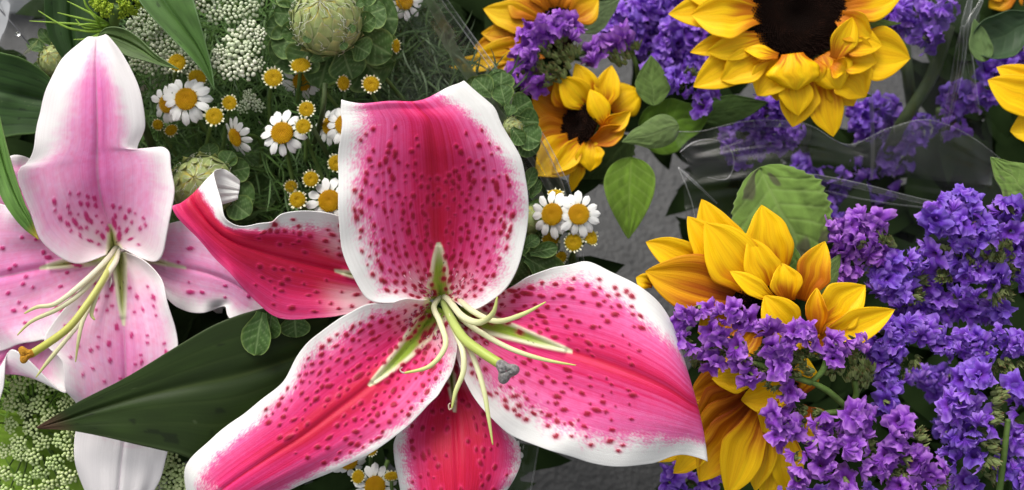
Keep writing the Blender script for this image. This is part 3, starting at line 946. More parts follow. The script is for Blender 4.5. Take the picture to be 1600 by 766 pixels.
def sunflower(label, cx, cy, H, petals, disc=None, og=0.35, rust=0.4, tone=1.0, sd=0, stem=True):
    root = thing('sunflower', label, 'sunflower', P(cx, cy, H - 40), 'sunflowers in the right-hand bouquets')
    for i, p in enumerate(petals):
        bx, by, tx, ty, w = p[:5]
        kw = dict(z=0, dz=0, tw=0, cup=0.5, arch=10, curl=0, og=og, side=0, rust=rust)
        kw.update(p[5] if len(p) > 5 else {})
        z = H + kw['z']
        ray(root, (bx, by, z), (tx, ty, z + kw['dz']), w * 1.2, og=kw['og'], rust=kw['rust'], seed=sd * 31 + i, tone=tone, twist=kw['tw'], cup=kw['cup'], arch=kw['arch'], curl=kw['curl'], side=kw['side'])
    if disc:
        seed_disc(root, *disc)
    if stem:
        tube([(cx, cy, H - 25), (cx + 6, cy - 5, H - 120), (cx + 10, cy - 30, H - 380), (cx + 5, cy - 60, H - 800)], (26, 11, 10, 11), 24, 10, 1, M_STEM, None, None, root, 'stem')
    return root


D = dict
A = [(1190, 12, 1044, 22, 56, D(z=-12, dz=5)), (1180, -10, 1052, -25, 56, D(z=-6)), (1190, 22, 1080, 24, 68, D(z=8, cup=.7, arch=16)),
     (1188, 55, 1078, 82, 34, D(z=-14)), (1198, 60, 1104, 82, 40, D(z=4, tw=-15)), (1200, 72, 1083, 136, 56, D(z=-16)),
     (1207, 80, 1126, 126, 52, D(z=-2, cup=.7)), (1216, 88, 1162, 78, 22, D(z=14, tw=40)), (1226, 92, 1183, 150, 56, D(z=-4, cup=.8)),
     (1238, 84, 1245, 141, 74, D(z=18, arch=14, og=.18, cup=-.5)), (1240, 112, 1247, 181, 48, D(z=-4, og=.3)), (1262, 112, 1238, 199, 54, D(z=-18, og=.3)),
     (1282, 118, 1302, 214, 50, D(z=-22, og=.5)), (1284, 86, 1313, 139, 60, D(z=8, cup=-.4, tw=15)), (1312, 102, 1353, 152, 64, D(z=-12, cup=.8)),
     (1306, 82, 1371, 96, 58, D(z=2, cup=.9, og=.5)), (1304, 92, 1332, 27, 40, D(z=22, tw=35)), (1308, 24, 1362, 58, 50, D(z=12, cup=.9, og=.6)),
     (1330, 72, 1422, 92, 78, D(z=-16, cup=.6, og=.3)), (1312, 12, 1410, -8, 56, D(z=0, og=.5)),
     (1222, 96, 1213, 158, 44, D(z=-22, og=.4)), (1296, 108, 1334, 166, 50, D(z=-26, og=.5)), (1306, 60, 1378, 72, 46, D(z=8, og=.6, tw=-20)), (1300, 100, 1322, 112, 40, D(z=16, og=.6, cup=1.2)), (1270, 96, 1282, 128, 40, D(z=10, og=.6, cup=-.6)),
     (1310, -10, 1395, -55, 56, D(z=-6)), (1290, -40, 1350, -100, 56, {}), (1255, -45, 1265, -115, 56, {}), (1215, -40, 1180, -105, 56, {}), (1190, -25, 1110, -70, 56, {})]
sunflower('big sunflower with a dark brown disc at the top, its lower petals hanging free', 1246, 24, -250, A, (1246, 22, -246, 71, 70, (0, -0.1, 1), 0.22, 1500), og=.34, rust=.15, sd=1)

Bp = [(890, 190, 818, 178, 64, D(z=-30, dz=20, og=1.1, cup=.4)), (892, 175, 830, 140, 60, D(z=-26, dz=22, og=1.1, cup=.4)), (895, 205, 822, 225, 60, D(z=-26, dz=24, og=.9)),
      (900, 215, 838, 275, 60, D(z=-10, dz=24, og=.35)), (898, 165, 868, 122, 46, D(z=-16, dz=26, og=.8)),
      (922, 168, 874, 120, 46, D(z=4, dz=20, og=.15, tw=-15)), (930, 158, 899, 99, 34, D(z=4, dz=10, og=.3)), (942, 172, 956, 102, 38, D(z=0, dz=6, og=.35, cup=.7)),
      (955, 172, 1000, 142, 52, D(z=-8, dz=-10, og=.35, cup=-.5)), (948, 198, 922, 140, 34, D(z=24, dz=10, og=.2, cup=-.8)),
      (938, 205, 986, 174, 34, D(z=14, dz=6, og=.5, cup=1.3, tw=20)), (925, 222, 978, 196, 44, D(z=12, dz=6, og=.85, cup=1.5, tw=25)),
      (922, 218, 922, 268, 44, D(z=8, dz=4, og=.25, cup=.9)), (912, 232, 893, 300, 20, D(z=-2, dz=-6, og=.3)), (912, 216, 862, 272, 34, D(z=6, dz=14, og=.3, cup=.8)),
      (930, 226, 905, 262, 34, D(z=2, og=.3))]
sunflower('small sunflower turned to the left beside the clear wrap edge, over a hanging leaf', 915, 195, -340, Bp, (906, 196, -338, 30, 36, (-0.62, 0.05, 0.8), 0.25, 260), og=.4, rust=.25, sd=2)

C = [(1020, 445, 994, 434, 24, D(z=-30)), (1115, 425, 1009, 378, 50, D(z=-8, og=.25, cup=.7)), (1165, 452, 1096, 311, 64, D(z=-16, dz=10, og=.3)), (1150, 440, 1074, 338, 52, D(z=-2, dz=8, og=.25)),
     (1215, 440, 1190, 320, 68, D(z=-10, dz=14, og=.4)), (1170, 468, 1008, 424, 84, D(z=4, dz=6, og=.95, rust=.9, cup=.5)), (1195, 462, 1101, 348, 78, D(z=10, dz=14, og=.45, rust=.5)),
     (1212, 462, 1170, 371, 50, D(z=18, dz=14, og=.4)), (1210, 470, 1140, 424, 28, D(z=34, dz=10, og=.15, tw=20)), (1232, 470, 1222, 411, 50, D(z=28, dz=8, og=.45, cup=.9)),
     (1255, 470, 1289, 377, 50, D(z=6, dz=12, og=.75, rust=.45, cup=.6)), (1246, 528, 1194, 462, 58, D(z=40, dz=8, og=.12, cup=.7)), (1276, 522, 1276, 450, 44, D(z=40, dz=10, og=.8, cup=1.5)),
     (1276, 512, 1352, 446, 66, D(z=26, dz=6, og=.3, cup=.6)), (1275, 540, 1398, 484, 50, D(z=34, dz=4, og=.25, cup=.7)), (1240, 500, 1222, 560, 50, D(z=0, og=.4)), (1265, 505, 1290, 555, 50, D(z=0, og=.4)),
     (1170, 490, 1090, 520, 70, D(z=-6, og=.7, rust=.6)), (1190, 500, 1120, 570, 60, D(z=-6, og=.6))]
sunflower('bright sunflower half hidden behind the mauve statice spray, petals raised, right of the big lily', 1200, 478, -60, C, (1184, 478, -48, 42, 36, (-0.1, -0.25, 1), 0.3, 320), og=.4, rust=.35, sd=3)

Dp = [(1160, 590, 1078, 625, 60, D(z=-24, og=1.2, rust=.95)), (1165, 605, 1090, 670, 64, D(z=-18, og=1.2, rust=.95)), (1172, 620, 1086, 700, 60, D(z=-10, og=1.1, rust=.95)),
      (1178, 632, 1092, 753, 68, D(z=0, og=.8, rust=.9)), (1120, 680, 1052, 740, 38, D(z=-6, og=.2)), (1188, 640, 1136, 775, 62, D(z=18, og=.42, rust=.5)), (1200, 652, 1180, 768, 42, D(z=8, og=.4, rust=.4)),
      (1212, 660, 1196, 785, 46, D(z=-6, og=.4)), (1222, 660, 1235, 780, 48, D(z=4, og=.3)), (1190, 585, 1112, 592, 46, D(z=26, og=.15)), (1240, 615, 1158, 625, 56, D(z=24, og=.12, cup=1.0)),
      (1225, 632, 1192, 676, 50, D(z=28, og=.1, cup=1.0)), (1090, 690, 1010, 720, 26, D(z=-20, og=.1)), (1240, 620, 1262, 560, 50, {}), (1250, 640, 1290, 680, 46, {})]
sunflower('lower sunflower fanned out with long rusty-based petals under the mauve statice spray', 1200, 610, -120, Dp, (1205, 610, -112, 40, 40, (0, 0, 1), 0.3, 200), og=.55, rust=.8, tone=.97, sd=4)

Ep = [(855, 40, 755, 14, 46, D(og=.5)), (848, 58, 752, 52, 42, D(og=.9, z=-8)), (845, 72, 735, 98, 50, D(og=.5, z=-4)), (800, 92, 692, 105, 24, D(og=.2, z=4, dz=10)), (850, 25, 795, -20, 56, D(og=.7)),
      (862, 15, 845, -40, 50, D(og=.7)), (848, 82, 770, 112, 40, D(og=.5)), (875, 15, 880, -35, 46, {}), (890, 30, 935, 0, 46, {}), (860, 50, 740, 75, 46, D(og=1.1, z=-14))]
sunflower('blurred orange-yellow sunflower at the top behind the clear wrap, only its left petals showing', 868, 42, -370, Ep, (872, 45, -366, 32, 32, (-.2, -.1, 1), .25, 160), og=.7, rust=.2, tone=.9, sd=5)
Fp = [(1650, 175, 1543, 125, 58, D(og=.1)), (1650, 150, 1557, 105, 42, D(og=.1, z=-6)), (1650, 195, 1578, 205, 50, D(og=.1, z=-8)), (1660, 130, 1610, 70, 50, {}), (1680, 200, 1650, 260, 50, {}), (1700, 160, 1760, 140, 50, {})]
sunflower('yellow sunflower cut off by the right edge, two pointed petals in view', 1680, 165, -280, Fp, (1685, 165, -276, 35, 35, (0, 0, 1), .25, 120), og=.3, rust=.1, sd=6)
Gp = [(1590, -20, 1545, 12, 36, {}), (1600, -20, 1580, 22, 40, {}), (1610, -25, 1620, 20, 40, {}), (1580, -30, 1530, -10, 40, {}), (1600, -45, 1600, -90, 40, {}), (1620, -40, 1670, -60, 40, {})]
sunflower('out-of-focus orange sunflower in the top right corner behind the dark curled leaf', 1598, -32, -620, Gp, (1600, -32, -616, 26, 26, (0, 0, 1), .25, 80), og=.9, rust=.3, tone=.85, sd=7)


def leaf_blade(label, base, tip, w, base_c, vein_c, prof='leaf', mat=None, pairs=6, seed=1, nu=45, nv=60, serr=0.0, stain=0.0, name='sunflower_leaf', **k):
    g, u, v = blade(base, tip, w, prof=prof, nu=nu, nv=nv, seed=seed, serr=serr, groove=0.0, **k)
    H = g[..., 2].copy()
    vein = np.exp(-(u / 0.035) ** 2)
    for i in range(pairs):
        v0 = 0.05 + 0.8 * i / pairs
        vein = np.maximum(vein, np.exp(-((v - v0 - np.abs(u) * 0.22) / 0.010) ** 2) * 0.75)
    c = np.zeros(u.shape + (3,)) + np.array(base_c)
    c = c * (0.75 + 0.5 * vnoise(u * 5, v * 8, seed))[..., None]
    c = mixc(c, np.array(vein_c), vein * 0.65)
    c = mixc(c, np.array(vein_c), sm(0.92, 1, np.abs(u)) * 0.5)
    if stain:
        s = sm(0.70, 0.80, vnoise(u * 4, v * 5, seed + 9)) * stain
        c = mixc(c, np.array([0.06, 0.05, 0.035]), s)
    size = w * 0.03
    H += -vein * size * 0.45 + (vnoise(u * 5, v * 7, seed + 2) - 0.5) * size * 1.1
    loc = P(*((np.array(base) + np.array(tip)) / 2))
    o = put(name, mesh(name, P(g[..., 0], g[..., 1], H) - loc, grid_faces(nv, nu), mat or M_FUZZ, c, np.stack([u, v], -1)), thick=0.0004)
    o.location = loc
    return tag(o, label, 'leaf')


leaf_blade('flat bright lime green leaf under the lace flower in the bottom left corner', (130, 790, -190), (-30, 640, -200), 150, (0.17, 0.30, 0.02), (0.24, 0.36, 0.05), mat=M_LEAF, seed=31, prof='leaf')
LG, LV = (0.13, 0.24, 0.030), (0.22, 0.34, 0.08)
leaf_blade('smooth oval green leaf hanging below the small sunflower over the grey ground', (986, 246, -330), (982, 373, -320), 82, (0.12, 0.22, 0.018), (0.2, 0.3, 0.06), seed=2, arch=12, cup=.3)
leaf_blade('grey-green downy leaf with a twisted tip beside the small sunflower', (1060, 196, -330), (972, 222, -310), 52, (0.13, 0.20, 0.06), (0.2, 0.28, 0.11), seed=3, arch=12, cup=-.5)
leaf_blade('broad blurred green leaf behind the twisted downy leaf', (1000, 215, -380), (1115, 170, -380), 84, (0.12, 0.24, 0.02), (0.16, 0.28, 0.05), seed=4, arch=10)
leaf_blade('upright triangular green leaf between the small sunflower and purple statice', (1022, 165, -350), (1017, 87, -340), 54, (0.12, 0.20, 0.045), (0.2, 0.3, 0.09), prof='heart', seed=5)
leaf_blade('grey-green blurred leaf at the top between the purple heads', (905, 45, -440), (968, 0, -440), 44, (0.10, 0.15, 0.06), (0.16, 0.22, 0.1), seed=6)
leaf_blade('large round downy pale green leaf with dark bruises behind the raised petals', (1187, 262, -130), (1272, 446, -105), 158, (0.13, 0.22, 0.040), (0.20, 0.29, 0.085), prof='heart', seed=7, nu=61, nv=80, stain=.8, serr=.12, arch=14, cup=.35)
leaf_blade('small green leaf tucked in front of the large round downy leaf', (1232, 440, -98), (1222, 372, -92), 58, (0.11, 0.21, 0.03), (0.2, 0.3, 0.09), seed=8)
leaf_blade('narrow pointed sepal-like leaf right of the upright yellow petal', (1280, 458, -92), (1313, 397, -90), 34, (0.12, 0.19, 0.05), (0.22, 0.3, 0.1), seed=9)
leaf_blade('pointed downy green leaf with insect specks at the right edge above the statice', (1625, 320, -95), (1548, 246, -90), 66, (0.15, 0.25, 0.05), (0.25, 0.34, 0.1), seed=10, stain=.5)
leaf_blade('dark green leaf under the left hanging petals of the big sunflower', (1095, 180, -400), (1200, 160, -400), 48, (0.05, 0.10, 0.02), (0.07, 0.13, 0.03), seed=11)
leaf_blade('dark toothed green leaf beneath the small sunflower', (985, 215, -390), (898, 300, -400), 60, (0.05, 0.09, 0.02), (0.09, 0.14, 0.04), seed=12, serr=.35)
leaf_blade('dark blue-green curled leaf at the top right corner', (1640, 20, -380), (1520, 75, -370), 90, (0.035, 0.07, 0.03), (0.06, 0.10, 0.045), mat=M_LEAF, seed=13, cup=1.2, prof='obo')
leaf_blade('pale rolled leaf margin left of the dark curled leaf', (1540, 96, -360), (1522, 30, -360), 40, (0.11, 0.18, 0.06), (0.14, 0.2, 0.08), mat=M_LEAF, seed=14, cup=.8)
leaf_blade('thin green sepal pointing right beside the big sunflower', (1345, 35, -290), (1408, 37, -300), 14, (0.10, 0.16, 0.03), (0.16, 0.22, 0.06), seed=15)
leaf_blade('green sepal below the right hanging petal of the big sunflower', (1290, 142, -290), (1362, 150, -296), 24, (0.11, 0.19, 0.03), (0.16, 0.24, 0.06), seed=16)


# ------------------------------------------------------------------ daisies
def daisy_petal_mesh(sd, short=False):
    nu, nv = 7, 10
    v, u = np.meshgrid(np.linspace(0, 1, nv), np.linspace(-1, 1, nu), indexing='ij')
    w = 0.165 * (0.45 + 0.55 * sm(0, 0.45, v)) * np.clip(1 - np.clip((v - 0.55) / 0.45, 0, 1) ** 3.0, 0, 1) ** 0.55
    r_ = np.random.default_rng(sd)
    bend = r_.uniform(-0.22, 0.02)
    x = 0.42 + 0.58 * v - 0.02 * (np.cos(u * 6) * v ** 6)
    y = u * w + r_.uniform(-.03, .03) * v
    z = 0.02 + bend * v ** 2 - 0.05 * u * u * v + 0.012 * np.cos(u * 7) * v
    c = mixc(np.array([0.80, 0.80, 0.78]), np.array([0.62, 0.66, 0.45]), (1 - sm(0, .25, v)) * 0.6)
    return mesh('petal', np.stack([x, y, z], -1), grid_faces(nv, nu), M_DAISY, c, np.stack([u, v], -1))


def bumps_dome(name, mat, R, hgt, n, s, dent=0.0, c0=(0.36, 0.13, 0.003), c1=(0.84, 0.56, 0.012), c2=(0.78, 0.43, 0.006)):
    """shallow dome of radius R: a dark cap covered in packed knobs"""
    vs, fs, cs = [], [], []
    rr = np.linspace(0, 1, 9)
    ths = np.linspace(0, 2 * np.pi, 24, endpoint=False)
    zf = lambda r: hgt * math.sqrt(max(0, 1 - r * r)) - dent * math.exp(-(r / .25) ** 2)
    for r in rr:
        for t in ths:
            vs.append((R * r * math.cos(t), R * r * math.sin(t), zf(r)))
            cs.append(c0)  # dark cap colour paints in the shade between the knobs
    fs += grid_faces(9, 24, True).tolist()
    ga = math.pi * (3 - math.sqrt(5))
    for i in range(n):
        r = math.sqrt((i + .5) / n) * 0.98
        t = i * ga
        x, y, z = R * r * math.cos(t), R * r * math.sin(t), zf(r)
        nrm = np.array([x / R * .9, y / R * .9, hgt / R + .25])
        nrm /= np.linalg.norm(nrm)
        a = np.cross(nrm, [0.3, 0.2, 1.0]); a /= np.linalg.norm(a) + 1e-9
        b = np.cross(nrm, a)
        o = len(vs)
        p = np.array([x, y, z])
        k = random.uniform(.75, 1.2) * (0.6 + 0.6 * r)
        for q in range(5):
            d = math.cos(q * 1.2566) * a + math.sin(q * 1.2566) * b
            vs.append(tuple(p + d * s))
            cs.append(tuple(0.75 * e for e in c2))
        for q in range(5):
            d = math.cos(q * 1.2566) * a + math.sin(q * 1.2566) * b
            vs.append(tuple(p + d * s * 0.5 + nrm * s * 1.5 * k))
            cs.append(tuple(mixc(np.array(c2), np.array(c1), np.array(min(1, random.uniform(.3, 1.2))))))
        fs += [(o + q, o + (q + 1) % 5, o + 5 + (q + 1) % 5, o + 5 + q) for q in range(5)] + [(o + 5, o + 6, o + 7, o + 8, o + 9)]
    return mesh(name, vs, fs, mat, cs, np.zeros((len(vs), 2)), smooth=False)


DP = [daisy_petal_mesh(i) for i in range(4)]
ME_DISC = bumps_dome('disc', M_KNOB, 0.45, 0.15, 230, 0.024, 0.05)
ME_BUD = bumps_dome('disc', M_KNOB, 0.84, 0.26, 190, 0.046, 0.14, (0.36, 0.20, 0.004), (0.80, 0.62, 0.015), (0.74, 0.46, 0.008))


def stub_ring(sd):
    r_ = np.random.default_rng(sd)
    vs, fs, cs = [], [], []
    n = r_.integers(13, 17)
    for i in range(n):
        t = i / n * 2 * math.pi + r_.uniform(-.12, .12)
        L, w = r_.uniform(0.14, 0.36), r_.uniform(0.09, 0.13)
        up = r_.uniform(-.05, .3)
        e, f = np.array([math.cos(t), math.sin(t), 0]), np.array([-math.sin(t), math.cos(t), 0])
        o = len(vs)
        for k, (a, ww) in enumerate(((0, .8), (.5, 1.0), (.85, .8), (1, .35))):
            for s in (-1, 0, 1):
                p = e * (0.80 + L * a) + f * s * w * ww + np.array([0, 0, 0.05 + up * a + (0.06 if s == 0 else 0)])
                vs.append(tuple(p))
                cs.append((0.74, 0.73, 0.55) if k else (0.6, 0.6, 0.3))
        for a in range(3):
            for b in range(2):
                q = o + a * 3 + b
                fs.append((q, q + 1, q + 4, q + 3))
    return mesh('short_petals', vs, fs, M_DAISY, cs, np.zeros((len(vs), 2)))


STUBS = [stub_ring(i) for i in range(4)]


def cup_mesh():
    seg = 20
    a = np.linspace(0, 2 * np.pi, seg, endpoint=False)
    prof = [(0.10, -0.62), (0.45, -0.42), (0.78, -0.12), (0.88, 0.05), (0.80, 0.04)]
    v = np.stack([np.stack([np.cos(a) * r * (1 + .04 * np.cos(a * 10)), np.sin(a) * r * (1 + .04 * np.cos(a * 10)), np.full(seg, z)], -1) for r, z in prof])
    c = np.zeros((len(prof), seg, 3)) + np.array([0.17, 0.24, 0.05])
    uv = np.zeros((len(prof), seg, 2))
    return mesh('calyx', v, grid_faces(len(prof), seg, True), M_GREEN, c, uv)


ME_CUP = cup_mesh()
DG = 'chamomile daisies in the left bouquet'
BG = 'yellow chamomile buds in the left bouquet'


def stem_for(root, cx, cy, h, n, drift, ln=100, r=3.8):
    p0 = np.array([cx, cy, h], float)
    d = np.array([-n[0], n[1], -n[2]])
    d = d / np.linalg.norm(d)
    p1 = p0 + d * 14
    p2 = p1 + d * ln * 0.35 + np.array([drift[0] * .3, drift[1] * .3, -ln * .2])
    p3 = p0 + np.array([drift[0], drift[1], -ln])
    tube([p0 + d * 4, p1, p2, p3], (r * .8, r, r, r * 1.15), 18, 7, 1, M_STEM, None, None, root, 'stem')


def daisy(label, cx, cy, h, R, n=(0, 0, 1), np_=14, drift=(20, 90), miss=0.0, droop=1.0, seed=0):
    r_ = random.Random(seed * 13 + int(cx))
    root = thing('daisy', label, 'daisy', P(cx, cy, h), DG)
    k = R * (DIST - h) / DIST * U
    O = orient(n)
    put('disc', ME_DISC, root, m4(O @ Matrix.Rotation(r_.random() * 6, 3, 'Z'), k))
    for i in range(np_):
        if r_.random() < miss:
            continue
        a = 2 * math.pi * i / np_ + r_.uniform(-.1, .1)
        s = k * r_.uniform(.9, 1.05)
        put('petal', DP[r_.randrange(4)], root, m4(O @ Matrix.Rotation(a, 3, 'Z') @ Matrix.Rotation(r_.uniform(-.05, .22) * droop, 3, 'Y') @ Matrix.Rotation(r_.uniform(-.18, .18), 3, 'X'), s))
    put('calyx', ME_CUP, root, m4(O, k * 0.46))
    stem_for(root, cx, cy, h, n, drift)
    return root


def bud(label, cx, cy, h, R, n=(0, 0, 1), drift=(20, 90), seed=0):
    r_ = random.Random(seed * 17 + int(cx) * 3)
    root = thing('daisy_bud', label, 'flower bud', P(cx, cy, h), BG)
    k = R * (DIST - h) / DIST * U
    O = orient(n) @ Matrix.Rotation(r_.random() * 6, 3, 'Z')
    put('disc', ME_BUD, root, m4(O, k * .88))
    put('short_petals', STUBS[r_.randrange(4)], root, m4(O, k * .86))
    put('calyx', ME_CUP, root, m4(O, k * 0.92))
    stem_for(root, cx, cy, h, n, drift, 85, 3.4)
    return root


daisy('open white daisy facing up, nearest the pale lily on the left', 291, 155, -110, 39, (0.0, 0.1, 1), 15, (60, 90))
daisy('white daisy half hidden behind the open daisy nearest the pale lily', 262, 162, -140, 33, (-.35, 0, 1), 13, (60, 80))
daisy('daisy turned away sideways under the feathery stalks', 368, 215, -150, 32, (-.65, -.35, .7), 13, (30, 90))
daisy('open white daisy in the middle of the chamomile, beside two touching buds', 441, 208, -105, 39, (-.05, .15, 1), 13, (20, 90), miss=.08)
daisy('daisy cut off by the left rim of the big lily, upper one', 540, 195, -120, 37, (-.1, .1, 1), 13, (20, 90))
daisy('tilted daisy overlapped by the daisy at the rim of the big lily', 516, 197, -145, 31, (-.4, 0, .9), 12, (20, 90))
daisy('daisy cut off by the left rim of the big lily, lower one', 515, 314, -100, 39, (-.05, .05, 1), 13, (-20, 70))
daisy('daisy peeping out below the bud with fringed cup under the big green bud', 472, 128, -190, 32, (.1, -.5, .9), 12, (20, 80))
daisy('white daisy right of the big lily, left one of the pair', 863, 335, -70, 39, (-.4, .05, .9), 13, (-40, 60))
daisy('white daisy right of the big lily, right one of the pair', 904, 335, -60, 37, (.05, .1, 1), 13, (-60, 60))
daisy('daisy at the bottom edge between the two lower tepals of the big lily', 586, 760, -110, 36, (.05, .3, 1), 13, (20, -40))
daisy('daisy tucked under the long lower left tepal of the big lily', 545, 722, -120, 30, (.25, -.4, .9), 12, (20, -40))
daisy('blurred white daisy at the top edge next to the clear wrap', 632, 2, -230, 30, (.2, -.2, 1), 12, (-20, 90))
daisy('daisy hidden under the right tepal of the pale lily, petals hanging', 318, 462, -170, 38, (0, -.3, 1), 13, (20, -20))
daisy('daisy behind the bottom tepal of the big lily by the wrap edge', 800, 708, -120, 26, (.6, 0, .8), 12, (-40, -30))

for lab, x, y, h, r, n, s in (
    ('yellow bud at the point of the grey-green leaf', 277, 98, -95, 18, (.1, .1, 1), 1),
    ('yellow bud just above the open daisy nearest the pale lily', 308, 122, -130, 18, (.35, .3, .9), 2),
    ('yellow bud right of the open daisy, below the hanging leaf tip', 359, 161, -110, 15, (0, 0, 1), 3),
    ('fringed yellow bud touching the lower right of the open daisy', 335, 182, -100, 18, (.1, .1, 1), 4),
    ('yellow bud on a bare stalk at the edge of the white lace flower', 427, 122, -105, 19, (.1, .15, 1), 5),
    ('yellow bud with white fringe tucked under the bracts of the big green bud', 470, 103, -135, 20, (.05, .55, .8), 6),
    ('upper of two touching yellow buds beside the middle daisy', 479, 171, -95, 16, (0, .1, 1), 7),
    ('lower of two touching yellow buds beside the middle daisy', 474, 198, -90, 16, (0, .1, 1), 8),
    ('fringed yellow bud on the right below the big green bud', 580, 132, -110, 17, (.15, .1, 1), 9),
    ('yellow bud seen from its side under the big green bud', 536, 130, -130, 15, (.6, -.1, .6), 10),
    ('lone yellow bud left of the lily rim, above the lower daisy', 486, 280, -100, 16, (0, .05, 1), 11),
    ('yellow bud with pale fringe just above the ruffled red tepal', 465, 312, -95, 17, (0, .05, 1), 12),
    ('yellow bud half covered by the left rim of the big lily', 526, 255, -110, 17, (.05, 0, 1), 13),
    ('small olive bud beside the right edge of the pale lily', 247, 195, -150, 11, (.1, -.3, 1), 14),
    ('small striped bud facing down right of the small olive bud', 267, 203, -145, 13, (.5, -.5, .5), 15),
    ('yellow bud below the pair of daisies right of the big lily', 896, 379, -70, 18, (0, .1, 1), 16),
    ('yellow bud seen obliquely right of the bud below the daisy pair', 922, 371, -75, 17, (.5, .3, .7), 17),
    ('bud with long pale fringe behind the pair of daisies', 868, 303, -95, 16, (0, .8, .4), 18),
    ('yellow bud half hidden under the left daisy of the pair', 860, 374, -90, 17, (.1, -.4, .8), 19),
    ('greenish bud against the dark leaf right of the big lily', 876, 402, -100, 13, (.4, -.2, .8), 20),
    ('round green bud on a stalk below the long lower left tepal', 580, 703, -110, 12, (0, .2, 1), 21),
    ('fringed bud standing on edge beside the bottom tepal', 612, 745, -105, 15, (0, .85, .35), 22),
    ('fringed bud by the two bottom daisies', 560, 745, -112, 14, (-.3, .3, .9), 23),
    ('cream bud side-on right of the bracts of the big green bud', 618, 72, -150, 14, (.8, -.1, .4), 24),
    ('blurred dark yellow bud deep behind the buds by the lily rim', 455, 292, -190, 13, (0, .1, 1), 25),
    ('dull yellow bud in the dark gap under the right tepal of the pale lily', 330, 498, -200, 12, (0, .1, 1), 26)):
    bud(lab, x, y, h, r, n, (random.uniform(-20, 50), random.uniform(50, 100)), s)


# ------------------------------------------------------------------ lace flowers
def ico():
    import bmesh
    bm = bmesh.new()
    bmesh.ops.create_icosphere(bm, subdivisions=2, radius=1)
    v = np.array([q.co[:] for q in bm.verts])
    f = [[q.index for q in fc.verts] for fc in bm.faces]
    bm.free()
    return v, f


ICO_V, ICO_F = ico()


def umbellet_mesh(sd, tight, c_hi, c_lo):
    r_ = np.random.default_rng(sd)
    vs, fs, cs = [], [], []
    n = 21
    ga = math.pi * (3 - math.sqrt(5))
    for i in range(n):
        r = math.sqrt((i + .5) / n) * r_.uniform(.92, 1.06)
        t = i * ga + r_.uniform(-.15, .15)
        c = np.array([r * math.cos(t), r * math.sin(t), 0.42 * (1 - r * r) + r_.uniform(-.06, .06)])
        s = 0.165 * r_.uniform(.85, 1.2) * tight
        lump = 1 + 0.16 * np.cos(ICO_V[:, 0] * 7 + i) * np.cos(ICO_V[:, 1] * 7) * np.cos(ICO_V[:, 2] * 6)
        o = len(vs)
        q = ICO_V * lump[:, None] * s * np.array([1, 1, 0.95]) + c
        vs.extend(q.tolist())
        fs.extend([[a + o for a in f] for f in ICO_F])
        cc = mixc(np.array(c_lo), np.array(c_hi), sm(-0.7, 0.5, ICO_V[:, 2]) * r_.uniform(.75, 1))
        cs.extend(cc.tolist())
        # stalklet
        o = len(vs)
        d = np.array([c[0], c[1], 0])
        side = np.array([-d[1], d[0], 0]) / (np.linalg.norm(d) + 1e-6)
        for p, w in ((np.array([0, 0, -0.75]), .03), (c * .96 - [0, 0, .05], .028)):
            vs.extend([(p + side * w).tolist(), (p - side * w * .5 + np.array([0, 0, w])).tolist(), (p - side * w * .5 - np.array([0, 0, w])).tolist()])
            cs.extend([[0.22, 0.32, 0.08]] * 3)
        fs += [[o + a, o + (a + 1) % 3, o + 3 + (a + 1) % 3, o + 3 + a] for a in range(3)]
    return mesh('umbellet', vs, fs, M_BEAD, cs, np.zeros((len(vs), 2)))


UMB_W = [umbellet_mesh(i, 1.0, (0.76, 0.79, 0.66), (0.42, 0.52, 0.22)) for i in range(4)]
UMB_G = [umbellet_mesh(10 + i, 1.05, (0.76, 0.84, 0.48), (0.42, 0.60, 0.12)) for i in range(4)]


def lace(label, cx, cy, h, items, meshes, r0=19):
    root = thing('lace_flower', label, 'lace flower', P(cx, cy, h - 120), 'lace flowers in the left bouquet')
    for i, it in enumerate(items):
        x, y = it[:2]
        r = it[2] if len(it) > 2 else r0
        z = h + random.uniform(-8, 8) - 0.0012 * ((x - cx) ** 2 + (y - cy) ** 2)
        n = ((x - cx) / 170 + random.uniform(-.15, .15), -(y - cy) / 170 + random.uniform(-.15, .15), 1)
        k = r * (DIST - z) / DIST * U
        put('umbellet', meshes[i % 4], root, m4(orient(n, random.random() * 6), k, P(x, y, z) - np.array(root.location)))
        tube([(cx, cy, h - 110), ((cx * .55 + x * .45), (cy * .55 + y * .45), h - 80), (x, y, z - r * .7)], (2.2, 1.8, 1.4), 10, 5, 1, M_STEM, None, None, root, 'ray')
    tube([(cx, cy, h - 105), (cx + 10, cy + 20, h - 250), (cx + 30, cy + 50, h - 420)], (5, 5, 6), 12, 8, 1, M_STEM, None, None, root, 'stem')


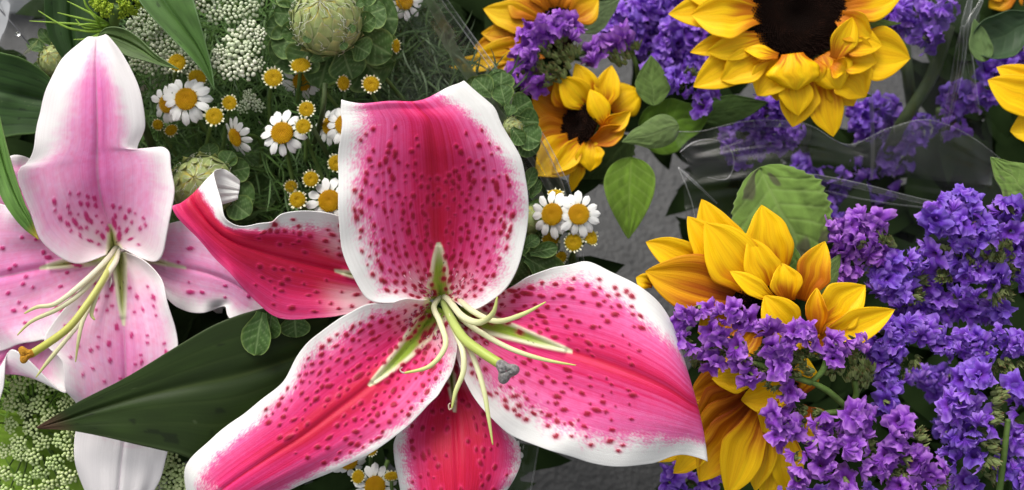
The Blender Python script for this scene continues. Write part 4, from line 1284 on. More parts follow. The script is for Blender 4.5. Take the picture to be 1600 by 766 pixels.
lace('white lace flower head at the top edge beside the hanging leaf', 355, 0, -120,
     [(312, 2), (335, 20), (362, 22), (388, 14), (400, -8), (345, -5), (372, -8), (322, -20), (355, -28), (388, -30)], UMB_W, 17)
lace('loose white lace flower with separate beads left of the big green bud', 372, 85, -115,
     [(388, 46), (372, 62, 22), (348, 96, 18), (372, 84, 22), (396, 72, 16), (386, 104, 20), (362, 110, 18), (345, 82, 13), (402, 100, 12), (405, 55, 12)], UMB_W, 17)
lace('white lace flower partly covered by the grey-green leaf beside the pale lily tip', 255, 70, -150,
     [(224, 24, 15), (238, 44), (222, 58), (250, 62), (268, 78), (290, 88), (240, 84), (216, 96, 16), (234, 100, 16), (262, 100), (300, 106, 15), (284, 62), (255, 34), (212, 40), (276, 104, 15)], UMB_W, 17)
ll = []
for (x, y) in ((12, 582), (36, 562), (50, 580), (30, 604), (86, 563), (72, 604), (98, 600), (60, 588), (18, 630), (40, 642), (62, 632), (103, 632), (122, 626), (18, 664), (30, 692), (50, 668), (78, 652),
               (8, 704), (30, 708), (8, 738), (36, 748), (62, 738), (86, 722), (98, 688), (112, 706), (106, 744), (78, 758), (50, 768), (14, 768), (-8, 600), (-12, 660), (52, 712), (-14, 720), (100, 770), (120, 672), (66, 690)):
    ll.append((x, y, random.uniform(12.5, 16)))
lace('green-white lace flower head filling the bottom left corner under the pale lily', 55, 665, -120, ll, UMB_G, 18)
lace('green-white lace flower scrap between the dark leaf and the lower left tepal', 285, 760, -130, [(268, 722, 16), (282, 738, 16), (262, 750, 17), (290, 758, 17), (276, 768, 16), (250, 775, 16), (300, 775, 16), (262, 718, 12)], UMB_G, 16)
lace('small white lace cluster peeping out at the far left of the middle daisies', 395, 160, -170, [(392, 158, 13), (404, 166, 11), (380, 168, 11), (388, 148, 9)], UMB_W, 12)


# bright green feathery head at the top left
def feathery_head():
    root = thing('feathery_head', 'bright yellow-green feathery flower head with spiky bracts at the top left', 'flower bud', P(180, 20, -160))
    base, tipc = (0.16, 0.30, 0.02), (0.30, 0.48, 0.05)
    for i in range(40):
        a = random.uniform(0, 2 * math.pi)
        r = 34 * math.sqrt(random.random())
        x, y = 182 + r * 1.15 * math.cos(a), 4 + r * 0.75 * math.sin(a)
        h = -95 - 0.02 * r * r
        k = 7 * U * 1.06
        put('floret', FLOCK[i % 2], root, m4(orient((math.cos(a) * r / 50, -math.sin(a) * r / 50, 1), random.random() * 6), k, P(x, y, h) - np.array(root.location)))
    for (pts) in ([(172, 40, -120), (130, 30, -105), (90, 20, -100)], [(165, 45, -120), (120, 38, -100), (46, 33, -100)], [(168, 48, -120), (110, 45, -100), (60, 17, -96)], [(172, 45, -120), (140, 60, -105), (115, 62, -100)],
                  [(170, 38, -120), (140, 20, -100), (105, 2, -100)], [(165, 40, -120), (135, 45, -105), (118, 30, -100)], [(160, 35, -120), (135, 10, -105), (130, -15, -100)], [(165, 50, -115), (140, 50, -95), (125, 48, -90)],
                  [(175, 50, -115), (170, 62, -100), (155, 60, -95)], [(160, 45, -120), (150, 30, -95), (138, 18, -90)], [(170, 50, -118), (150, 58, -98), (130, 66, -95)], [(168, 42, -118), (140, 38, -92), (122, 40, -88)]):
        tube(pts, (2.6, 2.2, 0.6), 14, 5, .6, M_GREEN, base, tipc, root, 'bract')
    tube([(182, 10, -105), (178, 42, -130), (182, 70, -220), (190, 110, -380)], (14, 7, 6, 7), 16, 9, 1, M_STEM, None, None, root, 'stem')


def flock_mesh(sd):
    r_ = np.random.default_rng(sd)
    vs, fs, cs = [], [], []
    for i in range(16):
        d = r_.normal(size=3)
        d[2] = abs(d[2]) * .8
        d /= np.linalg.norm(d)
        s = np.cross(d, r_.normal(size=3)); s /= np.linalg.norm(s)
        t = np.cross(d, s)
        o = len(vs)
        for a, w in ((0.1, .14), (.6, .2), (.95, .22), (1.15, .08)):
            for q in range(4):
                vs.append((d * a + (math.cos(q * 1.57) * s + math.sin(q * 1.57) * t) * w).tolist())
                cs.append([0.20 + .22 * a, 0.36 + .2 * a, 0.03])
        fs += [[o + k * 4 + q, o + k * 4 + (q + 1) % 4, o + k * 4 + 4 + (q + 1) % 4, o + k * 4 + 4 + q] for k in range(3) for q in range(4)]
    return mesh('floret', vs, fs, M_GREEN, cs, np.zeros((len(vs), 2)))


FLOCK = [flock_mesh(i) for i in range(2)]
feathery_head()


# ------------------------------------------------------------------ safflower buds and their bracts
def bract_mesh(sd, wavy=0.05):
    nu, nv = 21, 24
    v, u = np.meshgrid(np.linspace(0, 1, nv), np.linspace(-1, 1, nu), indexing='ij')
    pr = np.clip(1 - (np.clip((v - 0.58) / 0.42, 0, 1)) ** 2.2, 0, 1) ** 0.6 * (0.35 + 0.65 * sm(0, 0.55, v))
    e = np.abs(u)
    vein = np.exp(-(u / 0.06) ** 2)
    for i in range(4):
        vein = np.maximum(vein, np.exp(-((v - .15 - .18 * i - e * .25) / .018) ** 2) * .7)
    z = 0.10 * u * u * pr - 0.18 * v * v + wavy * np.sin(v * 8 + sd) * u + 0.045 * sm(.8, 1, e) - 0.025 * vein + (vnoise(u * 4, v * 6, sd) - .5) * .06
    c = np.zeros(u.shape + (3,)) + np.array([0.055, 0.125, 0.022])
    c = c * (0.75 + .5 * vnoise(u * 5, v * 6, sd + 2))[..., None]
    c = mixc(c, np.array([0.26, 0.38, 0.15]), vein * .65)
    c = mixc(c, np.array([0.26, 0.37, 0.10]), sm(.86, 1, np.maximum(e, sm(.7, 1, v) * 0 + e)) * .85)
    c = mixc(c, np.array([0.26, 0.37, 0.10]), sm(.95, 1, v) * .8)
    return mesh('bract', np.stack([u * pr, v, z], -1), grid_faces(nv, nu), M_GREEN, c, np.stack([u, v], -1))


BRACT = [bract_mesh(i) for i in range(4)]


def place_bract(root, bx, by, h, tx, ty, wid, lift=0.15, i=0, tone=1, lab=None):
    """blade lying from base to tip, its face towards the sky"""
    k = (DIST - h) / DIST * U
    d = Vector(((tx - bx), -(ty - by), lift * math.hypot(tx - bx, ty - by)))
    L = d.length
    y = Vector(DIRW(*d))
    up = Vector(DIRW(random.uniform(-.25, .25), random.uniform(-.25, .25), 1))
    x = y.cross(up).normalized()
    z = x.cross(y)
    m = Matrix((x * wid / 2 * k, y * L * k, z * L * 0.6 * k)).transposed()
    M = m.to_4x4()
    M.translation = Vector(P(bx, by, h) - np.array(root.location))
    put('bract', BRACT[i % 4], root, M, thick=0)


def scale_mesh(sd):
    nu, nv = 9, 10
    v, u = np.meshgrid(np.linspace(0, 1, nv), np.linspace(-1, 1, nu), indexing='ij')
    pr = np.clip(1 - v ** 1.6, 0, 1) ** 1.0
    z = 0.06 * (1 - u * u) + 0.10 * v ** 3
    c = mixc(np.array([0.38, 0.46, 0.17]), np.array([0.58, 0.58, 0.22]), sm(.4, 1, v))
    c = mixc(c, np.array([0.52, 0.52, 0.32]), sm(.75, 1, np.abs(u)) * .7)
    c = c * (0.85 + .3 * vnoise(u * 3, v * 4, sd))[..., None]
    return mesh('scale', np.stack([u * pr * .5, v, z], -1), grid_faces(nv, nu), M_GREEN, c, np.stack([u, v], -1))


SCALE = [scale_mesh(i) for i in range(3)]


def safflower(label, cx, cy, h, R, axis, bracts, rows=7, hairs=110, squat=0.88):
    root = thing('thistle_bud', label, 'flower bud', P(cx, cy, h), 'green thistle-like buds in the left bouquet')
    k = R * (DIST - h) / DIST * U
    O = orient(axis)
    # body
    n, seg = 18, 30
    ph = np.linspace(0.03, math.pi - .03, n)[:, None]
    th = np.linspace(0, 2 * np.pi, seg, endpoint=False)[None, :]
    v = np.stack([np.sin(ph) * np.cos(th) * .97, np.sin(ph) * np.sin(th) * .97, np.cos(ph) * squat * .97 + 0 * th], -1)
    c = np.zeros((n, seg, 3)) + np.array([0.30, 0.37, 0.13])
    c = mixc(c, np.array([0.66, 0.52, 0.05]), sm(.5, .1, ph) if False else (1 - sm(.15, .7, ph + 0 * th)))
    BM = m4(O, k)
    body = put('body', mesh('body', v, grid_faces(n, seg, True), M_GREEN, c, np.zeros((n, seg, 2))), root, BM)
    BI = BM.inverted()
    for j in range(rows):
        pj = 0.30 + (math.pi * 0.62 - 0.30) * j / (rows - 1)
        m = max(6, int(14 * math.sin(pj)))
        for i in range(m):
            t = 2 * math.pi * (i + .5 * (j % 2)) / m + random.uniform(-.08, .08)
            pos = Vector((math.sin(pj) * math.cos(t), math.sin(pj) * math.sin(t), math.cos(pj) * squat))
            nrm = Vector((math.sin(pj) * math.cos(t), math.sin(pj) * math.sin(t), math.cos(pj) / squat)).normalized()
            up = Vector((-math.cos(pj) * math.cos(t), -math.cos(pj) * math.sin(t), math.sin(pj) * squat)).normalized()
            up = (up + nrm * 0.16).normalized()
            x = up.cross(nrm).normalized()
            s = 0.47 * random.uniform(.85, 1.1)
            rot = Matrix((x * s * (1.1 if j > 1 else .7), up * s, x.cross(up).normalized() * s)).transposed()
            M = (O @ rot).to_4x4() @ Matrix.Identity(4)
            M = (Matrix.Scale(k, 4) @ M)
            M.translation = (O @ (pos * 0.97 - up * s * .35)) * k
            put('scale', SCALE[(i + j) % 3], body, BI @ M)
    # cobweb of down
    vs, fs = [], []
    for i in range(hairs):
        t0, p0 = random.uniform(0, 6.28), random.uniform(.1, 1.5)
        t1, p1 = t0 + random.uniform(-.5, .5), p0 + random.uniform(-.5, .5)
        o = len(vs)
        prev = None
        for q in range(7):
            f = q / 6
            t, p = t0 + (t1 - t0) * f + .05 * math.sin(f * 9 + i), p0 + (p1 - p0) * f
            rad = 1.03 + .05 * math.sin(f * 3.14) + (.03 if q % 2 else 0)
            c_ = np.array([rad * math.sin(p) * math.cos(t), rad * math.sin(p) * math.sin(t), rad * math.cos(p) * squat])
            w = 0.0085
            a = np.array([-math.sin(t), math.cos(t), 0]) * w
            b = np.array([0, 0, 1]) * w
            vs += [(c_ + a).tolist(), (c_ - a * .5 + b).tolist(), (c_ - a * .5 - b).tolist()]
        for q in range(6):
            for a in range(3):
                fs.append((o + q * 3 + a, o + q * 3 + (a + 1) % 3, o + q * 3 + 3 + (a + 1) % 3, o + q * 3 + 3 + a))
    if vs:
        d = put('down_hairs', mesh('down_hairs', vs, fs, M_HAIR), body)
        d['kind'] = 'stuff'
    for i, b in enumerate(bracts):
        bx, by, tx, ty, w = b[:5]
        hz = b[5] if len(b) > 5 else -30
        place_bract(root, bx, by, h + hz, tx, ty, w, b[6] if len(b) > 6 else 0.1, i)
    tube([(cx, cy, h - R * .7), (cx + 10, cy + 20, h - 200), (cx + 30, cy + 60, h - 420)], (9, 8, 9), 14, 9, 1, M_STEM, None, None, root, 'stem')


safflower('large round green bud wrapped in cobweb down inside a collar of rounded leaves, top centre', 512, 34, -120, 56, (-.05, .42, 1),
          [(470, 25, 428, 20, 42, -26), (462, 45, 416, 42, 44, -34), (470, 60, 424, 72, 56, -30), (480, 45, 445, 58, 34, -6, .6), (490, 70, 462, 108, 60, -22), (470, 70, 428, 100, 70, -44),
           (500, 78, 506, 96, 40, 0, .2), (515, 80, 498, 138, 64, -40), (483, 54, 478, 67, 15, 40), (545, 38, 553, 51, 15, 40), (533, 66, 541, 77, 15, 34), (556, 8, 568, 4, 15, 24), (470, 30, 462, 40, 14, 26), (535, 78, 550, 124, 62, -24), (552, 70, 578, 84, 44, -4, .2), (560, 55, 612, 88, 60, -28), (575, 60, 616, 96, 60, -46),
           (560, 30, 602, 12, 56, -18), (570, 30, 622, 30, 74, -40), (560, 45, 586, 30, 34, 0, .6), (545, 5, 585, -25, 50, -20), (470, 10, 440, -20, 48, -26), (560, 85, 598, 130, 90, -60)])
safflower('rounded green bud half hidden behind the ruffled tepal tip, left of the daisies', 318, 292, -140, 50, (0, .25, 1),
          [(300, 275, 272, 258, 30, 0), (352, 270, 390, 262, 40, -10), (350, 262, 362, 236, 34, -6), (352, 300, 398, 312, 52, -16), (355, 310, 392, 336, 44, -6, .3), (330, 250, 325, 224, 34, -20), (350, 325, 372, 352, 48, -20), (280, 320, 262, 345, 44, -20)], 5, 60)
safflower('pale green bud behind the pale lily tip near the bucket rim', 90, 96, -170, 28, (-.1, .3, 1),
          [(75, 80, 46, 66, 22, 0, .3), (85, 72, 66, 48, 20, -4, .4), (100, 85, 110, 62, 20, -6), (70, 100, 55, 112, 22, -8)], 5, 20)
safflower('green bud with glossy round leaflets against the right rim of the big lily', 803, 200, -92, 18, (.45, .3, .8),
          [(770, 150, 742, 122, 38, 6), (765, 140, 728, 130, 30, -8), (782, 150, 784, 112, 42, 0), (790, 165, 782, 132, 36, 14), (800, 175, 830, 158, 46, 12), (795, 180, 800, 163, 22, 20), (805, 190, 842, 192, 46, 8), (808, 205, 844, 222, 46, 8),
           (800, 200, 818, 226, 26, 18), (812, 215, 838, 240, 40, -2), (780, 135, 770, 110, 36, -14)], 5, 40)
safflower('slim folded green bud hanging between the big lily and the pair of daisies', 826, 345, -125, 26, (-.3, .6, .5),
          [(818, 300, 836, 262, 22, 6), (830, 310, 842, 280, 20, 0), (826, 330, 842, 368, 26, 12), (815, 370, 836, 400, 32, 10), (825, 320, 850, 322, 20, 0), (820, 350, 812, 400, 30, 14)], 4, 20)


def clover_leaf_pair():
    root = thing('leafy_shoot', 'dark green veined leaf pair resting against the right tepal of the big lily', 'leaf', P(820, 410, -60))
    for i, (bx, by, tx, ty, w, h) in enumerate(((822, 402, 884, 440, 50, -48), (818, 404, 798, 446, 46, -52), (828, 396, 872, 386, 26, -40), (820, 385, 842, 370, 22, -42))):
        place_bract(root, bx, by, h, tx, ty, w, -.05, i)


clover_leaf_pair()


def dark_leaflets():
    for lab, x, y, h, L in (('rounded dark leaflets hanging below the red tepal of the big lily', 420, 490, -30, [(410, 488, 395, 556, 52), (425, 488, 418, 530, 42), (460, 490, 462, 528, 48)]),
                            ('dark rounded leaves in shade left of the two touching buds', 405, 300, -225, [(372, 250, 415, 225, 60), (380, 292, 436, 300, 62), (375, 305, 400, 345, 56), (390, 320, 440, 345, 50), (300, 215, 285, 245, 60), (395, 275, 420, 260, 40)])):
        root = thing('leafy_shoot', lab, 'leaf', P(x, y, h))
        for i, b in enumerate(L):
            place_bract(root, b[0], b[1], h - 8 * i, b[2], b[3], b[4], 0, i)
        tube([(x, y - 5, h - 5), (x + 10, y - 10, h - 120), (x + 20, y - 30, h - 300)], (4, 4, 5), 10, 7, 1, M_STEM, None, None, root, 'stem')


dark_leaflets()


# ------------------------------------------------------------------ statice
def floret_mesh(sd):
    """papery pleated funnel, seen from its mouth: rim of ragged crinkled lobes"""
    r_ = np.random.default_rng(sd)
    nv, seg = 9, 40
    v = np.linspace(0, 1, nv)[:, None]
    th = np.linspace(0, 2 * np.pi, seg, endpoint=False)[None, :]
    a1, a2, a3 = r_.uniform(0, 6.28, 3)
    lob = 1 + 0.15 * np.cos(5 * th + a1) + 0.08 * np.cos(11 * th + a2) + 0.20 * np.cos(2 * th + a3)
    rad = (0.10 + 0.90 * v ** 1.25) * (1 + (lob - 1) * v)
    z = 0.75 * v ** 0.75 - 0.42 * sm(.55, 1, v) + v ** 2 * (0.16 * np.cos(5 * th + a1 + .9) + 0.09 * np.cos(13 * th + a2) * sm(.4, 1, v) + 0.20 * np.cos(2 * th + a1) + 0.14 * np.cos(3 * th + a3) + 0.07 * np.cos(19 * th + a2) * v)
    rad = rad * (1 + 0.03 * v * np.cos(15 * th + a3))
    x, y = rad * np.cos(th + .12 * v), rad * np.sin(th + .12 * v)
    base = np.array([0.19, 0.047, 0.50])
    rim = np.array([0.44, 0.23, 0.80])  # pale lavender rim, lightened further to paint in highlights
    thr = np.array([0.14, 0.025, 0.30])
    c = mixc(thr, base, sm(0.05, .5, v + 0 * th))
    c = mixc(c, rim, sm(.6, 1, v + .12 * np.cos(10 * th + a1)) * .75)
    uv = np.stack([th + 0 * v, v + 0 * th], -1) * np.array([0.4, 1])
    return mesh('floret', np.stack([x, y, z - .55], -1), grid_faces(nv, seg, True), M_PURPLE, c, uv)


def fan_mesh(sd):
    """half-open floret: a pleated fan"""
    r_ = np.random.default_rng(sd + 50)
    nv, nu = 10, 25
    v, u = np.meshgrid(np.linspace(0, 1, nv), np.linspace(-1, 1, nu), indexing='ij')
    ang = u * 1.15 * (0.4 + 0.6 * v)
    R_ = v * (1 + 0.10 * np.cos(u * 12 + r_.uniform(0, 6)) + 0.07 * np.cos(u * 23))
    x, y = R_ * np.sin(ang), R_ * np.cos(ang) - .35
    z = 0.35 * v - .35 * v ** 3 + 0.10 * v * np.cos(u * 14 + r_.uniform(0, 6)) - 0.35 * u * u * v
    base = np.array([0.20, 0.050, 0.51])
    c = mixc(np.array([0.13, 0.03, 0.30]), base, sm(0, .4, v))
    c = mixc(c, np.array([0.47, 0.25, 0.82]), sm(.5, 1, v + .1 * np.cos(u * 14)) * .8)  # fan rim lightened as well, its highlights put into the colour
    return mesh('floret', np.stack([x, y, z], -1), grid_faces(nv, nu), M_PURPLE, c, np.stack([u * .6, v], -1))


FLOR = [floret_mesh(i) for i in range(5)] + [fan_mesh(i) for i in range(4)]
MAUV = []
for _m in FLOR:
    _c = _m.copy()
    _c.materials[0] = M_MAUVE
    MAUV.append(_c)


def calyx_bract_mesh(sd):
    """a tuft of overlapping pointed green scales"""
    r_ = np.random.default_rng(sd + 90)
    vs, fs, cs = [], [], []
    for i in range(7):
        t = i / 7 * 6.28 + r_.uniform(-.3, .3)
        L, w, op = r_.uniform(.8, 1.3), r_.uniform(.18, .28), r_.uniform(.15, .45)
        e, f = np.array([math.cos(t), math.sin(t), 0]), np.array([-math.sin(t), math.cos(t), 0])
        o = len(vs)
        tint = r_.uniform(.75, 1.25)
        for k, (a, ww) in enumerate(((0, .7), (.35, 1), (.7, .65), (1, .06))):
            for s in (-1, 0, 1):
                p = e * (.18 + op * L * a + (.08 if s == 0 else 0)) + f * s * w * ww + np.array([0, 0, -.6 + L * a])
                vs.append(p.tolist())
                c = np.array([0.16, 0.22, 0.055]) * tint
                c = mixc(c, np.array([0.36, 0.38, 0.18]), np.array(.5 * (s != 0) + .35 * (k == 3)))
                if k == 3 and i % 3 == 0:
                    c = np.array([0.30, 0.15, 0.07])
                cs.append(c.tolist())
        for a in range(3):
            for b in range(2):
                q = o + a * 3 + b
                fs.append((q, q + 1, q + 4, q + 3))
    return mesh('bract', vs, fs, M_GREEN, cs, np.zeros((len(vs), 2)))


CBR = [calyx_bract_mesh(i) for i in range(4)]


def statice(label, patches, bracts=(), stems=(), fr=15.5, seed=0, gap=14.5, name='statice', mauve=False):
    fr, gap = fr * 1.30, gap * 1.20
    kinds = MAUV if mauve else FLOR
    r_ = random.Random(seed * 101 + 5)
    p0 = patches[0]
    root = thing(name, label, 'statice', P(p0[0], p0[1], p0[2] - 40), 'purple statice in the right-hand bouquets')
    loc = np.array(root.location)
    for (cx, cy, h, rx, ry) in patches:
        rx, ry = rx * 0.92, ry * 0.90
        area = math.pi * rx * ry
        want = max(2, int(area / (gap * gap * 0.80)))
        pts = []
        tries = 0
        while len(pts) < want and tries < want * 30:
            tries += 1
            a, q = r_.uniform(0, 6.283), math.sqrt(r_.random())
            x, y = q * math.cos(a), q * math.sin(a)
            X, Y = cx + x * rx, cy + y * ry
            if any((X - b[0]) ** 2 + (Y - b[1]) ** 2 < gap * gap * 0.62 for b in pts):
                continue
            pts.append((X, Y, x, y))
        dome = min(rx, ry) * 0.75
        for (X, Y, x, y) in pts:
            z = h + dome * (math.sqrt(max(0, 1 - x * x - y * y)) - .5) + r_.uniform(-7, 7)
            n = (x * .95 + r_.uniform(-.35, .35), -y * .95 + r_.uniform(-.35, .35), 0.75)
            s = fr * r_.uniform(.82, 1.18) * (DIST - z) / DIST * U
            O = orient(n, r_.random() * 6.28)
            off = P(X, Y, z) - loc
            put('floret', kinds[r_.randrange(9)], root, m4(O, (s, s * r_.uniform(.8, 1), s * r_.uniform(.9, 1.3)), off))
            if r_.random() < .55:
                d = np.array(O) @ np.array([0, 0, 1.0])
                put('bract', CBR[r_.randrange(4)], root, m4(O, s * .75, off - d * s * .75))
    for (cx, cy, h, rx, ry, dx, dy) in bracts:
        want = max(3, int(math.pi * rx * ry / 75))
        for i in range(want):
            a, q = r_.uniform(0, 6.283), math.sqrt(r_.random())
            X, Y = cx + q * rx * math.cos(a), cy + q * ry * math.sin(a)
            z = h + r_.uniform(-6, 6) - 6 * q
            s = 11 * r_.uniform(.8, 1.2) * (DIST - z) / DIST * U
            n = (dx + r_.uniform(-.35, .35), -dy + r_.uniform(-.35, .35), .35 + r_.uniform(-.2, .2))
            put('bract', CBR[r_.randrange(4)], root, m4(orient(n, r_.random() * 6), s, P(X, Y, z) - loc))
    for sp in stems:
        tube(sp, (4.2, 5, 5.5), 16, 8, 1, M_STEM, None, None, root, 'stem')
    return root


# blurred heads at the top
statice('mauve statice head showing its green scaly underside beside the blurred top sunflower',
        [(822, 76, -296, 20, 32), (842, 46, -296, 26, 22), (872, 36, -296, 28, 20), (898, 48, -300, 16, 18), (814, 114, -300, 16, 24), (834, 130, -304, 20, 14)],
        [(862, 95, -300, 34, 32, -.5, -.4), (885, 75, -305, 20, 18, -.2, -.8), (850, 120, -306, 18, 12, -.8, .2)], [[(885, 95, -310), (905, 85, -340), (960, 70, -420)]], seed=1, mauve=True)
statice('small purple statice head with a green cup just above the small sunflower', [(935, 82, -330, 16, 16), (955, 62, -330, 20, 16), (970, 60, -335, 12, 14), (925, 92, -332, 8, 8)],
        [(965, 90, -332, 22, 14, -.5, -.5), (985, 75, -338, 16, 14, -.3, -.6)], [[(985, 80, -345), (995, 105, -360), (1000, 150, -420)]], seed=2, mauve=True)
statice('wide out-of-focus purple statice mass at the top between the two yellow flowers', [(985, 30, -520, 44, 32), (1030, 10, -520, 36, 26), (960, 55, -525, 20, 16), (1000, 65, -530, 24, 18)], seed=3, fr=17)
statice('dark purple statice in shade left of the big sunflower', [(1060, 60, -480, 30, 40), (1035, 95, -490, 24, 24), (1085, 100, -480, 30, 22), (1090, 50, -490, 20, 26), (1025, 120, -500, 16, 16)], seed=4, fr=16)
statice('trailing purple statice tip hanging under the left petals of the big sunflower', [(1070, 132, -330, 26, 18), (1055, 122, -335, 14, 14), (1092, 155, -335, 16, 12), (1102, 172, -338, 12, 12), (1110, 130, -345, 16, 16)],
        [(1080, 120, -345, 16, 10, 0, -.5)], seed=5, fr=13)
statice('purple statice head at the top right of the big sunflower', [(1425, 18, -430, 42, 30), (1450, 52, -430, 24, 26), (1380, 20, -440, 24, 24), (1470, 15, -435, 26, 24)], seed=6, fr=16)
statice('purple statice seen through the wrap below the hanging sunflower petals', [(1185, 178, -440, 52, 26), (1165, 215, -445, 40, 22), (1225, 215, -445, 44, 20), (1165, 245, -450, 30, 16)], seed=7, fr=15)
statice('blurred violet statice head right of the hanging sunflower petals', [(1375, 175, -560, 46, 24), (1440, 195, -570, 26, 20), (1415, 215, -570, 30, 22), (1360, 195, -560, 30, 18)], seed=8, fr=18)
statice('violet statice deep behind the wrap crease', [(1400, 250, -620, 34, 24), (1330, 270, -620, 46, 22), (1270, 265, -620, 36, 20), (1300, 310, -640, 50, 20), (1370, 305, -640, 34, 18)], seed=9, fr=17)
statice('dim violet statice beneath the wrap crease left of centre', [(1255, 320, -600, 40, 22), (1300, 345, -600, 40, 18), (1235, 290, -610, 24, 18)], seed=10, fr=17)
statice('dark violet statice left of the cut-off yellow petals at the right', [(1500, 155, -520, 28, 30), (1490, 195, -525, 20, 20), (1530, 160, -515, 18, 16)], seed=11, fr=16)
statice('violet statice under the dark curled leaf at the right edge', [(1575, 90, -480, 34, 18), (1555, 110, -480, 18, 12), (1610, 80, -480, 30, 20), (1545, 150, -490, 14, 18)], seed=12, fr=16)

# the front spray
statice('mauve statice spray lying across the two lower sunflowers, stem to the right',
        [(1070, 498, 25, 16, 18), (1105, 490, 34, 22, 14), (1142, 490, 36, 22, 16), (1165, 502, 32, 16, 16), (1070, 532, 26, 16, 18), (1082, 552, 22, 14, 10), (1118, 524, 34, 18, 18), (1112, 568, 20, 14, 14),
         (1160, 545, 34, 18, 16), (1165, 568, 28, 18, 12), (1170, 590, 22, 16, 12), (1198, 510, 30, 20, 16), (1222, 545, 36, 24, 16), (1218, 578, 30, 20, 18), (1255, 520, 28, 24, 14), (1265, 535, 26, 18, 12)],
        [(1140, 545, 10, 26, 14, -.6, 0), (1185, 560, 10, 22, 22, -.6, -.1), (1245, 575, 16, 22, 20, -.7, -.3), (1265, 555, 14, 18, 16, -.6, -.4), (1205, 600, 8, 12, 12, -.5, .3), (1095, 560, 5, 20, 12, -.5, .2)],
        [[(1130, 550, 0), (1200, 575, 5), (1268, 598, 5)], [(1262, 594, 5), (1295, 612, 2), (1328, 642, -10)], [(1268, 596, 4), (1285, 580, 10), (1292, 560, 12)]], fr=14.5, seed=13, gap=13, mauve=True)
statice('purple statice head on a hairy green cup below the longest pointed yellow petal',
        [(1312, 540, 20, 22, 18), (1335, 532, 20, 20, 14), (1303, 562, 16, 12, 10), (1345, 548, 16, 12, 12)],
        [(1325, 582, 10, 34, 12, -.1, -.9), (1345, 572, 12, 20, 18, -.3, -.7), (1350, 600, 0, 14, 14, -.2, -.7)],
        [[(1335, 595, 0), (1338, 615, -8), (1330, 640, -15)]], fr=14.5, seed=14, gap=13, mauve=True)
statice('violet statice cluster on the right below the large round leaf', [(1330, 350, -90, 34, 18), (1365, 345, -85, 26, 16), (1320, 380, -90, 24, 26), (1352, 382, -84, 30, 18), (1325, 420, -96, 24, 20), (1375, 400, -90, 20, 14), (1300, 350, -100, 16, 16)],
        [(1378, 378, -84, 18, 14, -.4, -.4), (1352, 412, -98, 14, 16, .2, -.3)], seed=15, fr=16, mauve=True)
statice('broad violet statice head in the middle of the right side', [(1400, 412, -100, 40, 24), (1440, 405, -100, 28, 24), (1385, 440, -96, 28, 24), (1410, 455, -96, 28, 18), (1405, 475, -100, 16, 10), (1380, 455, -98, 20, 16)],
        [(1435, 445, -104, 12, 20, .4, -.2), (1425, 465, -106, 12, 12, .3, .3)], seed=16, fr=16.5)
statice('bright violet statice head right of the wrap, below the pointed downy leaf', [(1470, 340, -70, 30, 24), (1510, 320, -66, 30, 24), (1505, 350, -62, 32, 22), (1515, 380, -66, 36, 16), (1545, 362, -64, 28, 20), (1482, 318, -75, 20, 12)],
        [(1555, 390, -66, 30, 16, -.3, -.5), (1520, 405, -80, 24, 12, 0, .3)], seed=17, fr=16)
statice('violet statice at the right edge below the pointed downy leaf', [(1580, 330, -80, 26, 18), (1595, 395, -85, 18, 24), (1590, 365, -84, 20, 16), (1610, 430, -90, 20, 24)], [(1575, 420, -84, 20, 26, -.6, -.2)], seed=18, fr=16)
statice('pale violet statice head amid green scales right of the middle head', [(1480, 395, -90, 28, 16), (1505, 415, -88, 30, 16), (1530, 432, -84, 32, 20), (1510, 462, -90, 18, 10), (1560, 425, -84, 18, 16), (1535, 455, -86, 22, 12)],
        [(1478, 425, -95, 16, 16, -.3, .3), (1560, 458, -90, 22, 14, .2, .4)], seed=19, fr=15.5)
statice('dark violet statice in the shadowed gap below the middle head', [(1455, 450, -120, 32, 26), (1475, 480, -118, 30, 20), (1430, 485, -130, 36, 14), (1520, 485, -118, 36, 16), (1560, 490, -118, 26, 18)], seed=20, fr=16)
statice('violet statice ridge right of the longest pointed yellow petal', [(1390, 520, -60, 30, 20), (1425, 515, -56, 32, 22), (1400, 545, -56, 30, 14), (1455, 520, -62, 26, 18), (1370, 545, -64, 18, 16), (1365, 520, -66, 16, 14)],
        [(1420, 565, -75, 40, 8, 0, .5)], seed=21, fr=15.5)
statice('frilly violet statice ridge at the right, above a dark hollow', [(1510, 535, -60, 30, 18), (1550, 528, -58, 32, 16), (1535, 555, -56, 32, 12), (1480, 545, -66, 22, 14), (1592, 540, -62, 22, 18)],
        [(1560, 570, -72, 36, 8, 0, .5)], seed=22, fr=12.5, gap=11)
statice('violet statice behind the hairy green cup', [(1385, 580, -60, 18, 22), (1395, 605, -55, 20, 22), (1390, 635, -55, 18, 18), (1362, 575, -66, 12, 16)], seed=23, fr=15)
statice('dark violet statice sunk in the hollow', [(1440, 590, -380, 34, 18), (1475, 600, -385, 30, 20), (1500, 590, -365, 24, 18), (1490, 660, -400, 20, 26)], seed=24, fr=16)
statice('upright violet statice spike with pale green scales down its right side', [(1515, 592, -20, 20, 18), (1540, 590, -18, 14, 14), (1510, 622, -16, 26, 18), (1505, 650, -18, 26, 18), (1530, 660, -14, 22, 14), (1515, 685, -16, 24, 16), (1490, 640, -26, 16, 26), (1522, 722, -18, 14, 16), (1492, 680, -28, 18, 24), (1482, 720, -34, 16, 22)],
        [(1562, 620, -22, 14, 20, .7, -.2), (1558, 655, -24, 12, 18, .7, 0), (1552, 690, -24, 18, 16, .6, .2), (1545, 725, -28, 18, 10, .4, .4)], [[(1575, 655, -30), (1570, 700, -36), (1560, 780, -60)]], seed=25, fr=15.5)
